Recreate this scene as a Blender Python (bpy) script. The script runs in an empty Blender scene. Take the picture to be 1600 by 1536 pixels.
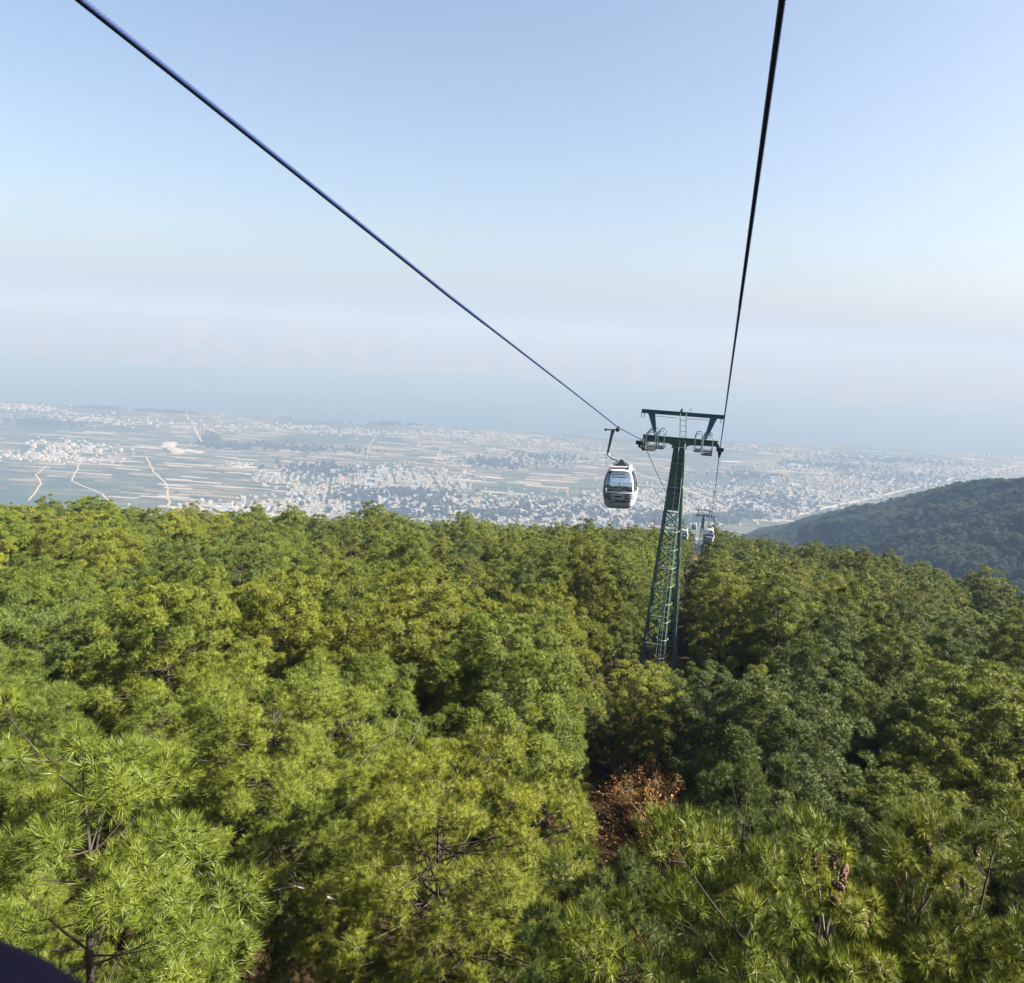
import bpy, math, random
import numpy as np
from mathutils import Vector, Matrix

rng = np.random.default_rng(7)
random.seed(7)
SC = bpy.context.scene
COL = SC.collection
R = math.radians

# ------------------------------------------------------------------ camera
F = 1200.0                                   # focal length in pixels of the 1600 px wide photograph
PITCH, ROLL = R(11.31), R(3.2)
fw = np.array([0, math.cos(PITCH), -math.sin(PITCH)])
_r0 = np.array([1.0, 0, 0]); _u0 = np.cross(_r0, fw)
cr = _r0 * math.cos(ROLL) + _u0 * math.sin(ROLL)
cu = np.cross(cr, fw)
cam = bpy.data.cameras.new('camera'); camo = bpy.data.objects.new('camera', cam); COL.objects.link(camo)
cam.sensor_fit = 'HORIZONTAL'; cam.sensor_width = 36; cam.lens = F / 1600 * 36
cam.clip_start = 0.05; cam.clip_end = 90000
cam.dof.use_dof = True; cam.dof.focus_distance = 30; cam.dof.aperture_fstop = 8
M = Matrix(((cr[0], cu[0], -fw[0], 0), (cr[1], cu[1], -fw[1], 0), (cr[2], cu[2], -fw[2], 0), (0, 0, 0, 1)))
camo.matrix_world = M
SC.camera = camo

# ------------------------------------------------------------------ light
SUN_AZ, SUN_EL = R(97), R(37)               # azimuth clockwise from the view direction (+Y)
world = bpy.data.worlds.new('World'); SC.world = world; world.use_nodes = True
wn = world.node_tree; bg = wn.nodes['Background']
sky = wn.nodes.new('ShaderNodeTexSky'); sky.sky_type = 'NISHITA'; sky.sun_disc = False
sky.sun_elevation = SUN_EL; sky.sun_rotation = SUN_AZ
sky.altitude = 500; sky.air_density = 0.9; sky.dust_density = 4.6; sky.ozone_density = 0.0
wn.links.new(sky.outputs[0], bg.inputs['Color']); bg.inputs['Strength'].default_value = 0.050
sd = bpy.data.lights.new('sun', 'SUN'); sd.energy = 5.0; sd.angle = R(0.53); sd.color = (1, 0.94, 0.84)
sun = bpy.data.objects.new('sun', sd); COL.objects.link(sun)
sv = Vector((math.sin(SUN_AZ) * math.cos(SUN_EL), math.cos(SUN_AZ) * math.cos(SUN_EL), math.sin(SUN_EL)))
sun.rotation_euler = sv.to_track_quat('Z', 'Y').to_euler(); sun.location = (60, -20, 80)
SC.view_settings.view_transform = 'Standard'; SC.view_settings.look = 'None'
SC.view_settings.gamma = 1; SC.view_settings.exposure = 2.28
SC.cycles.use_denoising = True
SC.cycles.max_bounces = 5; SC.cycles.diffuse_bounces = 0; SC.cycles.glossy_bounces = 2
SC.cycles.transmission_bounces = 4; SC.cycles.transparent_max_bounces = 8; SC.cycles.volume_bounces = 0
HAZE_DENSITY = 2.9e-4
HAZE_COLOR = (0.16, 0.24, 0.38); HAZE_ABSORB = (0.35, 0.235, 0.10)   # air scatters blue more than red

# ------------------------------------------------------------------ helpers
def ray(px, py):
    return fw + cr * (px - 800) / F - cu * (py - 768) / F
def at(px, py, dist):                        # the point a given number of metres off, seen in that direction
    d = ray(px, py); return d / np.linalg.norm(d) * dist
def proj(p):
    p = np.asarray(p, float); z = p @ fw
    return 800 + F * (p @ cr) / z, 768 - F * (p @ cu) / z, z

RAZ = R(14.926)                              # bearing of the ropeway
U = np.array([math.sin(RAZ), math.cos(RAZ), 0]); T = np.array([math.cos(RAZ), -math.sin(RAZ), 0])
def st(s, t, z=0.0): return U * s + T * t + np.array([0, 0, z])

def tag(o, label=None, cat=None, group=None, kind=None):
    if label: o['label'] = label
    if cat: o['category'] = cat
    if group: o['group'] = group
    if kind: o['kind'] = kind
    return o
def link(name, data, parent=None):
    o = bpy.data.objects.new(name, data); COL.objects.link(o)
    if parent is not None: o.parent = parent
    return o
def empty(name, loc, rz=0.0):
    o = bpy.data.objects.new(name, None); COL.objects.link(o); o.location = loc; o.rotation_euler = (0, 0, rz)
    o.empty_display_size = 0.3
    return o
def copy_tree(o, parent=None):
    c = o.copy(); COL.objects.link(c); c.parent = parent
    for ch in list(o.children): copy_tree(ch, c)
    return c
def np_mesh(name, V, faces, mat=None, smooth=False):
    """V (n,3); faces (m,k) array with constant k"""
    me = bpy.data.meshes.new(name)
    V = np.asarray(V, np.float32); faces = np.asarray(faces, np.int32); m, k = faces.shape
    me.vertices.add(len(V)); me.vertices.foreach_set('co', V.ravel())
    me.loops.add(m * k); me.loops.foreach_set('vertex_index', faces.ravel())
    me.polygons.add(m); me.polygons.foreach_set('loop_start', np.arange(0, m * k, k, dtype=np.int32))
    me.polygons.foreach_set('loop_total', np.full(m, k, np.int32))
    if smooth: me.polygons.foreach_set('use_smooth', np.ones(m, bool))
    me.update(calc_edges=True); me.validate()
    if mat: me.materials.append(mat)
    return me

class MB:
    def __init__(s): s.v = []; s.f = []; s.mi = []
    def quadbox(s, P, mi=0):
        b = len(s.v); s.v += [tuple(p) for p in P]
        for q in ((0, 3, 2, 1), (4, 5, 6, 7), (0, 1, 5, 4), (1, 2, 6, 5), (2, 3, 7, 6), (3, 0, 4, 7)):
            s.f.append(tuple(b + i for i in q)); s.mi.append(mi)
    def box(s, x0, x1, y0, y1, z0, z1, mi=0):
        s.quadbox([(x0, y0, z0), (x1, y0, z0), (x1, y1, z0), (x0, y1, z0), (x0, y0, z1), (x1, y0, z1), (x1, y1, z1), (x0, y1, z1)], mi)
    def bar(s, a, b, w, h=None, w2=None, up=(0, 0, 1), mi=0):
        a = Vector(a); b = Vector(b); h = w if h is None else h; w2 = w if w2 is None else w2; k = w2 / w
        d = (b - a).normalized(); x = d.cross(Vector(up))
        if x.length < 1e-4: x = d.cross(Vector((0, 1, 0)))
        x.normalize(); y = x.cross(d)
        P = [a - x * w / 2 - y * h / 2, a + x * w / 2 - y * h / 2, a + x * w / 2 + y * h / 2, a - x * w / 2 + y * h / 2]
        P += [b - x * w2 / 2 - y * h * k / 2, b + x * w2 / 2 - y * h * k / 2, b + x * w2 / 2 + y * h * k / 2, b - x * w2 / 2 + y * h * k / 2]
        s.quadbox(P, mi)
    def tube(s, pts, rad, n=8, mi=0, cap=True):
        pts = [Vector(p) for p in pts]; rr = rad if hasattr(rad, '__len__') else [rad] * len(pts)
        b = len(s.v); ref = None
        for i, p in enumerate(pts):
            d = (pts[min(i + 1, len(pts) - 1)] - pts[max(i - 1, 0)]).normalized()
            if ref is None: ref = d.orthogonal().normalized()
            x = (ref - d * ref.dot(d)).normalized(); y = d.cross(x); ref = x
            for k in range(n):
                a = 2 * math.pi * k / n
                s.v.append(tuple(p + (x * math.cos(a) + y * math.sin(a)) * rr[i]))
        for i in range(len(pts) - 1):
            for k in range(n):
                q = (k + 1) % n
                s.f.append((b + i * n + k, b + i * n + q, b + (i + 1) * n + q, b + (i + 1) * n + k)); s.mi.append(mi)
        if cap:
            s.f.append(tuple(b + k for k in reversed(range(n)))); s.mi.append(mi)
            s.f.append(tuple(b + (len(pts) - 1) * n + k for k in range(n))); s.mi.append(mi)
    def prism(s, poly, y0, y1, mi=0):        # polygon in x,z extruded along y
        b = len(s.v); n = len(poly)
        s.v += [(x, y0, z) for x, z in poly] + [(x, y1, z) for x, z in poly]
        s.f.append(tuple(b + i for i in range(n))); s.f.append(tuple(b + n + i for i in reversed(range(n)))); s.mi += [mi, mi]
        for i in range(n):
            j = (i + 1) % n; s.f.append((b + j, b + i, b + n + i, b + n + j)); s.mi.append(mi)
    def mesh(s, name, mats, smooth=False):
        me = bpy.data.meshes.new(name); me.from_pydata(s.v, [], s.f)
        for m in (mats if isinstance(mats, (list, tuple)) else [mats]): me.materials.append(m)
        me.polygons.foreach_set('material_index', s.mi)
        if smooth: me.polygons.foreach_set('use_smooth', [True] * len(me.polygons))
        me.update(); return me
    def build(s, name, mats, parent=None, smooth=False):
        return link(name, s.mesh(name, mats, smooth), parent)

# ------------------------------------------------------------------ materials
def new_mat(name):
    m = bpy.data.materials.new(name); m.use_nodes = True
    nt = m.node_tree; return m, nt, nt.nodes['Principled BSDF']
def N(nt, t, **kw):
    n = nt.nodes.new(t)
    for k, v in kw.items(): setattr(n, k, v)
    return n
def math_n(nt, op, a, b=None, clamp=False):
    n = N(nt, 'ShaderNodeMath', operation=op, use_clamp=clamp)
    for i, x in enumerate((a, b)):
        if x is None: continue
        if isinstance(x, (int, float)): n.inputs[i].default_value = x
        else: nt.links.new(x, n.inputs[i])
    return n.outputs[0]
def mix_n(nt, fac, a, b, bt='MIX'):
    n = N(nt, 'ShaderNodeMix', data_type='RGBA', blend_type=bt)
    for sock, x in ((n.inputs[0], fac), (n.inputs[6], a), (n.inputs[7], b)):
        if isinstance(x, (int, float)): sock.default_value = x
        elif isinstance(x, tuple): sock.default_value = x if len(x) == 4 else x + (1,)
        else: nt.links.new(x, sock)
    return n.outputs[2]
def ramp_n(nt, fac, stops, interp='LINEAR'):
    n = N(nt, 'ShaderNodeValToRGB'); n.color_ramp.interpolation = interp
    e = n.color_ramp.elements
    while len(e) < len(stops): e.new(0.5)
    for k, (p, c) in enumerate(stops): e[k].position = p; e[k].color = c + (1,)
    nt.links.new(fac, n.inputs[0]); return n.outputs[0]
def noise_n(nt, scale, detail=4, rough=0.55, vec=None, dim='3D'):
    n = N(nt, 'ShaderNodeTexNoise', noise_dimensions=dim)
    n.inputs['Scale'].default_value = scale; n.inputs['Detail'].default_value = detail; n.inputs['Roughness'].default_value = rough
    if vec is not None: nt.links.new(vec, n.inputs['Vector'])
    return n.outputs[0]

def worn_paint(name, col, dark, rough=0.5, metal=0.0, scale=3.0):
    m, nt, p = new_mat(name)
    tc = N(nt, 'ShaderNodeTexCoord')
    a = noise_n(nt, scale, 6, 0.65, tc.outputs['Object'])
    f = ramp_n(nt, a, [(0.35, (0, 0, 0)), (0.7, (1, 1, 1))])
    nt.links.new(mix_n(nt, f, dark, col), p.inputs['Base Color'])
    b = noise_n(nt, scale * 9, 3, 0.6, tc.outputs['Object'])
    nt.links.new(math_n(nt, 'ADD', math_n(nt, 'MULTIPLY', b, 0.3), rough - 0.15), p.inputs['Roughness'])
    p.inputs['Metallic'].default_value = metal
    return m

M_GREEN = worn_paint('tower_green', (0.098, 0.160, 0.124), (0.050, 0.092, 0.070), 0.6)
M_BLUEGREEN = worn_paint('tower_bluish_green', (0.066, 0.120, 0.168), (0.042, 0.084, 0.126), 0.55)
M_PALE = worn_paint('ladder_pale_green', (0.190, 0.302, 0.246), (0.123, 0.213, 0.168), 0.5)
M_DARK = worn_paint('dark_steel', (0.016, 0.024, 0.032), (0.010, 0.014, 0.02), 0.7, 0.0)
M_ROPE = worn_paint('rope_steel', (0.008, 0.026, 0.105), (0.005, 0.016, 0.070), 0.5, 0.0, 30)
M_RUBBER = worn_paint('rubber', (0.03, 0.03, 0.035), (0.015, 0.015, 0.018), 0.7)
M_CONC = worn_paint('concrete', (0.294, 0.280, 0.259), (0.175, 0.161, 0.140), 0.9, 0, 2)
M_WHITE = worn_paint('cabin_white', (0.485, 0.518, 0.525), (0.433, 0.466, 0.472), 0.3, 0, 2)
M_TRIMW = worn_paint('cabin_bright_trim', (0.510, 0.517, 0.523), (0.446, 0.452, 0.459), 0.3, 0, 2)
M_GREYM = worn_paint('hanger_grey', (0.165, 0.188, 0.225), (0.105, 0.128, 0.158), 0.45, 0.4)
M_NAVY = worn_paint('navy_trim', (0.012, 0.02, 0.045), (0.008, 0.013, 0.03), 0.5)
M_SEAT = worn_paint('cabin_seat', (0.383, 0.471, 0.575), (0.306, 0.383, 0.484), 0.7)
M_SEAL = worn_paint('window_navy', (0.0006, 0.0007, 0.0050), (0.0003, 0.0004, 0.0030), 0.9)
M_SEAL.node_tree.nodes['Principled BSDF'].inputs['Specular IOR Level'].default_value = 0.05

m, nt, p = new_mat('cabin_glass')
p.inputs['Base Color'].default_value = (0.75, 0.86, 0.95, 1); p.inputs['Roughness'].default_value = 0.05
p.inputs['Metallic'].default_value = 0; p.inputs['IOR'].default_value = 1.45
_tr = N(nt, 'ShaderNodeBsdfTransparent'); _tr.inputs[0].default_value = (0.86, 0.92, 0.97, 1)
_gl = N(nt, 'ShaderNodeBsdfGlossy'); _gl.inputs['Roughness'].default_value = 0.06; _gl.inputs['Color'].default_value = (0.9, 0.95, 1, 1)
_fr = N(nt, 'ShaderNodeFresnel'); _fr.inputs[0].default_value = 1.5
_mx = N(nt, 'ShaderNodeMixShader')
nt.links.new(math_n(nt, 'ADD', _fr.outputs[0], 0.06), _mx.inputs[0]); nt.links.new(_tr.outputs[0], _mx.inputs[1]); nt.links.new(_gl.outputs[0], _mx.inputs[2])
nt.links.new(_mx.outputs[0], nt.nodes['Material Output'].inputs[0]); M_GLASS = m

def leaf_mat(name, translucent=0.35, inst=False, tip=(1.22, 1.16, 0.75)):
    """foliage: the object's own colour, varied tuft by tuft"""
    m, nt, p = new_mat(name)
    oi = N(nt, 'ShaderNodeObjectInfo'); at_ = N(nt, 'ShaderNodeAttribute', attribute_name='tint')
    oc = oi.outputs['Color']
    if inst: oc = N(nt, 'ShaderNodeAttribute', attribute_name='col', attribute_type='INSTANCER').outputs['Color']
    lo = mix_n(nt, 1.0, oc, (0.62, 0.74, 0.85), 'MULTIPLY')
    hi = mix_n(nt, 1.0, oc, tip, 'MULTIPLY')
    c = mix_n(nt, at_.outputs['Fac'], lo, hi)
    rv = math_n(nt, 'ADD', math_n(nt, 'MULTIPLY', oi.outputs['Random'], 0.35), 0.83)
    hsv = N(nt, 'ShaderNodeHueSaturation'); nt.links.new(rv, hsv.inputs['Value']); nt.links.new(c, hsv.inputs['Color'])
    col = hsv.outputs[0]
    nt.links.new(col, p.inputs['Base Color']); p.inputs['Roughness'].default_value = 0.48
    p.inputs['Specular IOR Level'].default_value = 0.3
    t = N(nt, 'ShaderNodeBsdfTranslucent'); nt.links.new(mix_n(nt, 1.0, col, (1.15, 1.2, 0.6), 'MULTIPLY'), t.inputs[0])
    mx = N(nt, 'ShaderNodeMixShader'); mx.inputs[0].default_value = translucent
    nt.links.new(p.outputs[0], mx.inputs[1]); nt.links.new(t.outputs[0], mx.inputs[2])
    nt.links.new(mx.outputs[0], nt.nodes['Material Output'].inputs[0])
    return m
M_NEEDLE = leaf_mat('pine_needles', 0.12)
M_NEEDLE_I = leaf_mat('pine_needles_mass', 0.12, True)
M_LEAF_I = leaf_mat('broad_leaves_mass', 0.4, True, tip=(1.3, 1.15, 0.9))
M_LEAF = leaf_mat('broad_leaves', 0.4, tip=(1.3, 1.15, 0.9))
M_BARK = worn_paint('pine_bark', (0.055, 0.040, 0.030), (0.028, 0.02, 0.015), 0.9, 0, 6)
M_DEAD = worn_paint('dead_wood', (0.270, 0.240, 0.195), (0.150, 0.128, 0.098), 0.9, 0, 6)
M_CONE = worn_paint('cone_scales', (0.125, 0.067, 0.029), (0.058, 0.029, 0.013), 0.8, 0, 30)

# ------------------------------------------------------------------ terrain height
_wv = [(rng.uniform(0.6, 1.6), rng.uniform(0, 2 * math.pi), rng.uniform(0, 6.28)) for _ in range(40)]
def fbm(x, y, scale, octaves=4, seed=0):
    o = np.zeros_like(np.asarray(x, float)); amp = 1.0; tot = 0; fr = 2 * math.pi / scale
    for k in range(octaves):
        for j in range(4):
            f_, a, ph = _wv[(k * 4 + j + seed * 7) % 40]
            o = o + amp * np.sin((x * math.cos(a) + y * math.sin(a)) * fr * f_ + ph + 1.3 * np.sin((x * math.sin(a) - y * math.cos(a)) * fr * 0.6 + ph * 2))
        tot += amp * 2.0; amp *= 0.5; fr *= 2.03
    return o / tot
SH_AZ = [-180, -60, -34, -30.6, -26.9, -21.7, -14.3, -5, 2.2, 13.9, 22.5, 28.4, 33.6, 60, 180]
SH_R = [7600, 7400, 7105, 6919, 6566, 6405, 5993, 5877, 5713, 6045, 6545, 6841, 7356, 7700, 7700]
FS_AZ = [-180, -34, -28, -23, -17, -11.7, 0, 17.9, 22, 26, 33.2, 60, 180]
FS_R = [16000, 15800, 13600, 13000, 13500, 14300, 14700, 14600, 13300, 14200, 15200, 15500, 15500]
MT_AZ = [-180, -34, -30, -19, -8, 0, 8, 17.6, 22, 26.6, 33, 45, 180]
MT_Z = [60, 60, 110, 170, 150, 110, 0, -150, -330, -420, -470, -470, -400]
LAKE_Z = -700.0
SPUR = [(70, 640, 3), (60, 690, -17), (45, 810, -65), (38, 915, -102), (33.8, 990, -130), (32.5, 1050, -143), (30.5, 1140, -172), (28, 1270, -212),
        (24.6, 1500, -280), (20.6, 1800, -404), (18.4, 2000, -545), (17, 2200, -600)]
SP = np.array([(r_ * math.sin(R(a)), r_ * math.cos(R(a)), z) for a, r_, z in SPUR])
def H(x, y):
    x = np.asarray(x, float); y = np.asarray(y, float)
    s = x * U[0] + y * U[1]; t = x * T[0] + y * T[1]; d = np.hypot(x, y); az = np.degrees(np.arctan2(x, y))
    base = np.interp(s, [-400, -60, 0, 46, 240, 250, 600], [45, -5, -14.3, -22.3, -63.8, -66.5, -190])
    sb = np.where(t < -8, 172 + 0.86 * (t + 8), np.where(t > 4, 185 - 1.0 * (t - 4), 248))
    k1 = s - sb; drop = 0.34 * np.where(k1 > 0, k1 - 8 * (1 - np.exp(-np.maximum(k1, 0) / 8)), 0)
    k2 = t - 30; drop = drop + 0.42 * np.where(k2 > 0, k2 - 6 * (1 - np.exp(-np.maximum(k2, 0) / 6)), 0)
    drop = drop + .055 * np.clip(-t - 8, 0, 200)
    upper = base - drop + fbm(x, y, 40, 3) * np.clip(d / 40, 0.2, 1) * 1.2
    lower = np.interp(d, [0, 200, 500, 1000, 1800, 2300, 3200, 4500, 6000, 9000], [-60, -130, -235, -375, -545, -612, -648, -672, -694, -696])
    lower = lower + fbm(x, y, 500, 3, 1) * np.interp(d, [0, 300, 1500, 2400], [0, 10, 12, 1.5])
    z = np.maximum(upper, lower)
    best = np.full(x.shape, -1e9)
    for i in range(len(SP) - 1):
        a, b = SP[i], SP[i + 1]; ab = b[:2] - a[:2]; q = ((x - a[0]) * ab[0] + (y - a[1]) * ab[1]) / (ab @ ab); q = np.clip(q, 0, 1)
        dd = np.hypot(x - a[0] - q * ab[0], y - a[1] - q * ab[1]); cz = a[2] + q * (b[2] - a[2])
        best = np.maximum(best, cz - 0.5 * np.sqrt(dd ** 2 + 400) + 10)
    best = best + fbm(x, y, 140, 3, 2) * 7
    z = np.where(d > 300, np.maximum(z, best), z)
    sh = np.interp(az, SH_AZ, SH_R) + 60 * np.sin(az * 1.7) + 40 * np.sin(az * 4.1 + 1); fs = np.interp(az, FS_AZ, FS_R) + 150 * np.sin(az * 2.2)
    bed = LAKE_Z - 6
    z = np.where((d > sh) & (d < fs), bed, z)
    mz = np.interp(az, MT_AZ, MT_Z); q = np.clip((d - fs) / 5200, 0, 1)
    rid = -694 + (mz + 694) * (q ** 0.8) * (0.86 + 0.2 * fbm(x, y, 2600, 4, 3)) + 26 * fbm(x, y, 900, 3, 2) * np.clip(q * 5, 0, 1)
    z = np.where(d >= fs, np.maximum(rid, -697), z)
    return z
def Hp(x, y): return float(H(np.array([x]), np.array([y]))[0])
def ground_at(px, py):
    d = ray(px, py); d = d / np.linalg.norm(d)
    k = np.geomspace(20, 20000, 3000); P = d[None] * k[:, None]
    below = np.nonzero(P[:, 2] < H(P[:, 0], P[:, 1]))[0]
    return P[below[0]] if len(below) else None

def on_plain(cx, cy, wx, wy, n, k_=.55, slope=.045):
    qx = cx + rng.normal(size=n) * wx * k_; qy = cy + rng.normal(size=n) * wy * k_ + (qx - cx) * slope
    d = fw[None] + cr[None] * ((qx - 800) / F)[:, None] - cu[None] * ((qy - 768) / F)[:, None]
    ok = (d[:, 2] < -.06) & (qx > -60) & (qx < 1660); d, qx, qy = d[ok], qx[ok], qy[ok]
    k = 640 / -d[:, 2]
    for _ in range(4): k = k * (H(d[:, 0] * k, d[:, 1] * k) / (d[:, 2] * k)) ** .9
    x, y = d[:, 0] * k, d[:, 1] * k
    return x, y, H(x, y), qx, qy
# ------------------------------------------------------------------ ground sheet
azs = np.concatenate([np.linspace(-180, -50, 40, endpoint=False), np.linspace(-50, 50, 300), np.linspace(50, 180, 41)[1:-1]])
rs = np.concatenate([np.geomspace(2, 8000, 250), np.linspace(8000, 24000, 120)[1:]])
A, RR = np.meshgrid(np.radians(azs), rs)
X = RR * np.sin(A); Y = RR * np.cos(A); Z = H(X, Y)
V = np.concatenate([np.stack([X, Y, Z], -1).reshape(-1, 3), [[0, 0, Hp(0, 0)]]])
na = len(azs); i0 = np.arange(len(rs) - 1)[:, None] * na; j = np.arange(na)[None]; jn = (j + 1) % na
quads = np.stack([i0 + j, i0 + na + j, i0 + na + jn, i0 + jn], -1).reshape(-1, 4)
cap = np.stack([np.full(na, len(V) - 1), np.arange(na), (np.arange(na) + 1) % na, (np.arange(na) + 1) % na], -1)
me = bpy.data.meshes.new('ground')
me.from_pydata(V.tolist(), [], quads.tolist() + [tuple(c[:3]) for c in cap.tolist()])
me.polygons.foreach_set('use_smooth', [True] * len(me.polygons))
m, nt, p = new_mat('ground_soil_and_fields')
geo = N(nt, 'ShaderNodeNewGeometry'); sep = N(nt, 'ShaderNodeSeparateXYZ'); nt.links.new(geo.outputs['Position'], sep.inputs[0])
px_, py_, pz_ = sep.outputs
# forest floor: needle litter, with dry grass where the ropeway lane is kept clear
litter = ramp_n(nt, noise_n(nt, 0.9, 6, 0.7, geo.outputs['Position']), [(0.3, (0.014, 0.010, 0.006)), (0.55, (0.036, 0.022, 0.011)), (0.75, (0.062, 0.040, 0.019))])
straw = ramp_n(nt, noise_n(nt, 0.6, 6, 0.7, geo.outputs['Position']), [(0.3, (0.10, 0.065, 0.03)), (0.5, (0.20, 0.14, 0.065)), (0.75, (0.28, 0.21, 0.11))])
tl = math_n(nt, 'ADD', math_n(nt, 'MULTIPLY', px_, float(T[0])), math_n(nt, 'MULTIPLY', py_, float(T[1])))
sl = math_n(nt, 'ADD', math_n(nt, 'MULTIPLY', px_, float(U[0])), math_n(nt, 'MULTIPLY', py_, float(U[1])))
lane = math_n(nt, 'LESS_THAN', math_n(nt, 'ABSOLUTE', math_n(nt, 'ADD', tl, 2.0)), 7.0)
lane = math_n(nt, 'MULTIPLY', lane, math_n(nt, 'GREATER_THAN', sl, 206.0))
floor_c = mix_n(nt, lane, litter, straw)
# fields on the plain: long narrow plots, each with its own crop
mp = N(nt, 'ShaderNodeMapping'); mp.inputs['Rotation'].default_value = (0, 0, R(6)); nt.links.new(geo.outputs['Position'], mp.inputs[0])
s2 = N(nt, 'ShaderNodeSeparateXYZ'); nt.links.new(mp.outputs[0], s2.inputs[0])
def plots(h, w, seed):
    row = math_n(nt, 'FLOOR', math_n(nt, 'DIVIDE', s2.outputs[1], h))
    wn1 = N(nt, 'ShaderNodeTexWhiteNoise', noise_dimensions='1D'); nt.links.new(math_n(nt, 'ADD', row, seed), wn1.inputs['W'])
    colx = math_n(nt, 'FLOOR', math_n(nt, 'DIVIDE', math_n(nt, 'ADD', s2.outputs[0], math_n(nt, 'MULTIPLY', wn1.outputs[0], 900.0)), w))
    cb = N(nt, 'ShaderNodeCombineXYZ'); nt.links.new(colx, cb.inputs[0]); nt.links.new(row, cb.inputs[1]); cb.inputs[2].default_value = seed
    wn2 = N(nt, 'ShaderNodeTexWhiteNoise', noise_dimensions='3D'); nt.links.new(cb.outputs[0], wn2.inputs['Vector'])
    return wn2.outputs[0]
pl = plots(22.0, 120.0, 3.0); pl2 = plots(40.0, 200.0, 11.0)
crop = ramp_n(nt, pl, [(0.0, (0.020, 0.034, 0.026)), (0.26, (0.044, 0.052, 0.034)), (0.44, (0.10, 0.092, 0.066)), (0.60, (0.165, 0.145, 0.108)), (0.72, (0.062, 0.068, 0.042)), (0.86, (0.25, 0.245, 0.235)), (0.94, (0.031, 0.05, 0.036))], 'CONSTANT')
green = ramp_n(nt, pl2, [(0.0, (0.019, 0.037, 0.025)), (0.35, (0.028, 0.046, 0.025)), (0.6, (0.037, 0.053, 0.031)), (0.8, (0.062, 0.068, 0.040)), (0.93, (0.186, 0.174, 0.136))], 'CONSTANT')
big = noise_n(nt, 0.0011, 3, 0.5, geo.outputs['Position'])
fieldc = mix_n(nt, ramp_n(nt, big, [(0.47, (0, 0, 0)), (0.54, (1, 1, 1))]), crop, green)
far_c = ramp_n(nt, noise_n(nt, 0.0016, 6, 0.6, geo.outputs['Position']), [(0.35, (0.038, 0.053, 0.038)), (0.55, (0.090, 0.083, 0.053)), (0.72, (0.165, 0.128, 0.090))])
dist = N(nt, 'ShaderNodeVectorMath', operation='LENGTH'); nt.links.new(geo.outputs['Position'], dist.inputs[0])
is_plain = math_n(nt, 'LESS_THAN', pz_, -596.0)
is_far = math_n(nt, 'GREATER_THAN', dist.outputs['Value'], 10500.0)
c = mix_n(nt, is_plain, floor_c, fieldc); c = mix_n(nt, is_far, c, far_c)
nt.links.new(c, p.inputs['Base Color']); p.inputs['Roughness'].default_value = 0.95; p.inputs['Specular IOR Level'].default_value = 0.1
me.materials.append(m); me.update()
tag(link('ground', me), 'mountain slope falling to a plain of narrow fields and far hills', kind='structure')

# ------------------------------------------------------------------ lake
la = np.radians(np.linspace(-80, 80, 200)); lr = np.linspace(5200, 17500, 30)
A, RR = np.meshgrid(la, lr)
V = np.stack([RR * np.sin(A), RR * np.cos(A), np.full_like(A, LAKE_Z)], -1).reshape(-1, 3)
i0 = np.arange(len(lr) - 1)[:, None] * len(la); j = np.arange(len(la) - 1)[None]
m, nt, p = new_mat('lake_water')
p.inputs['Base Color'].default_value = (0.012, 0.045, 0.085, 1); p.inputs['Roughness'].default_value = 0.3; p.inputs['IOR'].default_value = 1.33
geo = N(nt, 'ShaderNodeNewGeometry'); bp = N(nt, 'ShaderNodeBump'); bp.inputs['Strength'].default_value = 0.25; bp.inputs['Distance'].default_value = 4
nt.links.new(noise_n(nt, 0.02, 4, 0.6, geo.outputs['Position']), bp.inputs['Height']); nt.links.new(bp.outputs[0], p.inputs['Normal'])
tag(link('lake', np_mesh('lake', V, np.stack([i0 + j, i0 + len(la) + j, i0 + len(la) + j + 1, i0 + j + 1], -1).reshape(-1, 4), m)),
    'wide pale blue lake fading into haze beyond the plain', kind='structure')

# ------------------------------------------------------------------ tracks and roads on the plain
M_TRACK = worn_paint('dry_earth_track', (0.281, 0.246, 0.191), (0.221, 0.187, 0.140), 0.95, 0, 0.02)
M_ROAD = worn_paint('pale_road', (0.288, 0.274, 0.259), (0.230, 0.223, 0.209), 0.9, 0, 0.02)
def road(name, pix, width, mat, label, lift=0.6):
    pts = [ground_at(*q) for q in pix]; pts = [q for q in pts if q is not None]
    P = []
    for a, b in zip(pts[:-1], pts[1:]):
        n = max(2, int(np.linalg.norm(b - a) / 40))
        P += [a + (b - a) * k / n for k in range(n)]
    P.append(pts[-1]); P = np.array(P)
    wob = np.stack([fbm(P[:, 0], P[:, 1], 180, 2), fbm(P[:, 1], P[:, 0], 160, 2, 1)], -1) * width * 0.5; P[:, :2] += wob
    D = np.gradient(P[:, :2], axis=0); D /= np.linalg.norm(D, axis=1)[:, None]; S = np.stack([D[:, 1], -D[:, 0]], -1)
    L = P[:, :2] - S * width / 2; Rr = P[:, :2] + S * width / 2
    V = np.concatenate([np.c_[L, H(L[:, 0], L[:, 1]) + lift], np.c_[Rr, H(Rr[:, 0], Rr[:, 1]) + lift]])
    n = len(P); k = np.arange(n - 1)
    tag(link(name, np_mesh(name, V, np.stack([k, k + n, k + n + 1, k + 1], -1), mat)), label, kind='structure')
road('dirt_track', [(45, 782), (64, 756), (57, 742), (73, 728)], 7, M_TRACK, 'pale dirt track winding up the fields at far left')
road('dirt_track', [(176, 790), (160, 772), (112, 752), (122, 730), (132, 714)], 7, M_TRACK, 'pale dirt track with a sharp bend through the fields')
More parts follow.
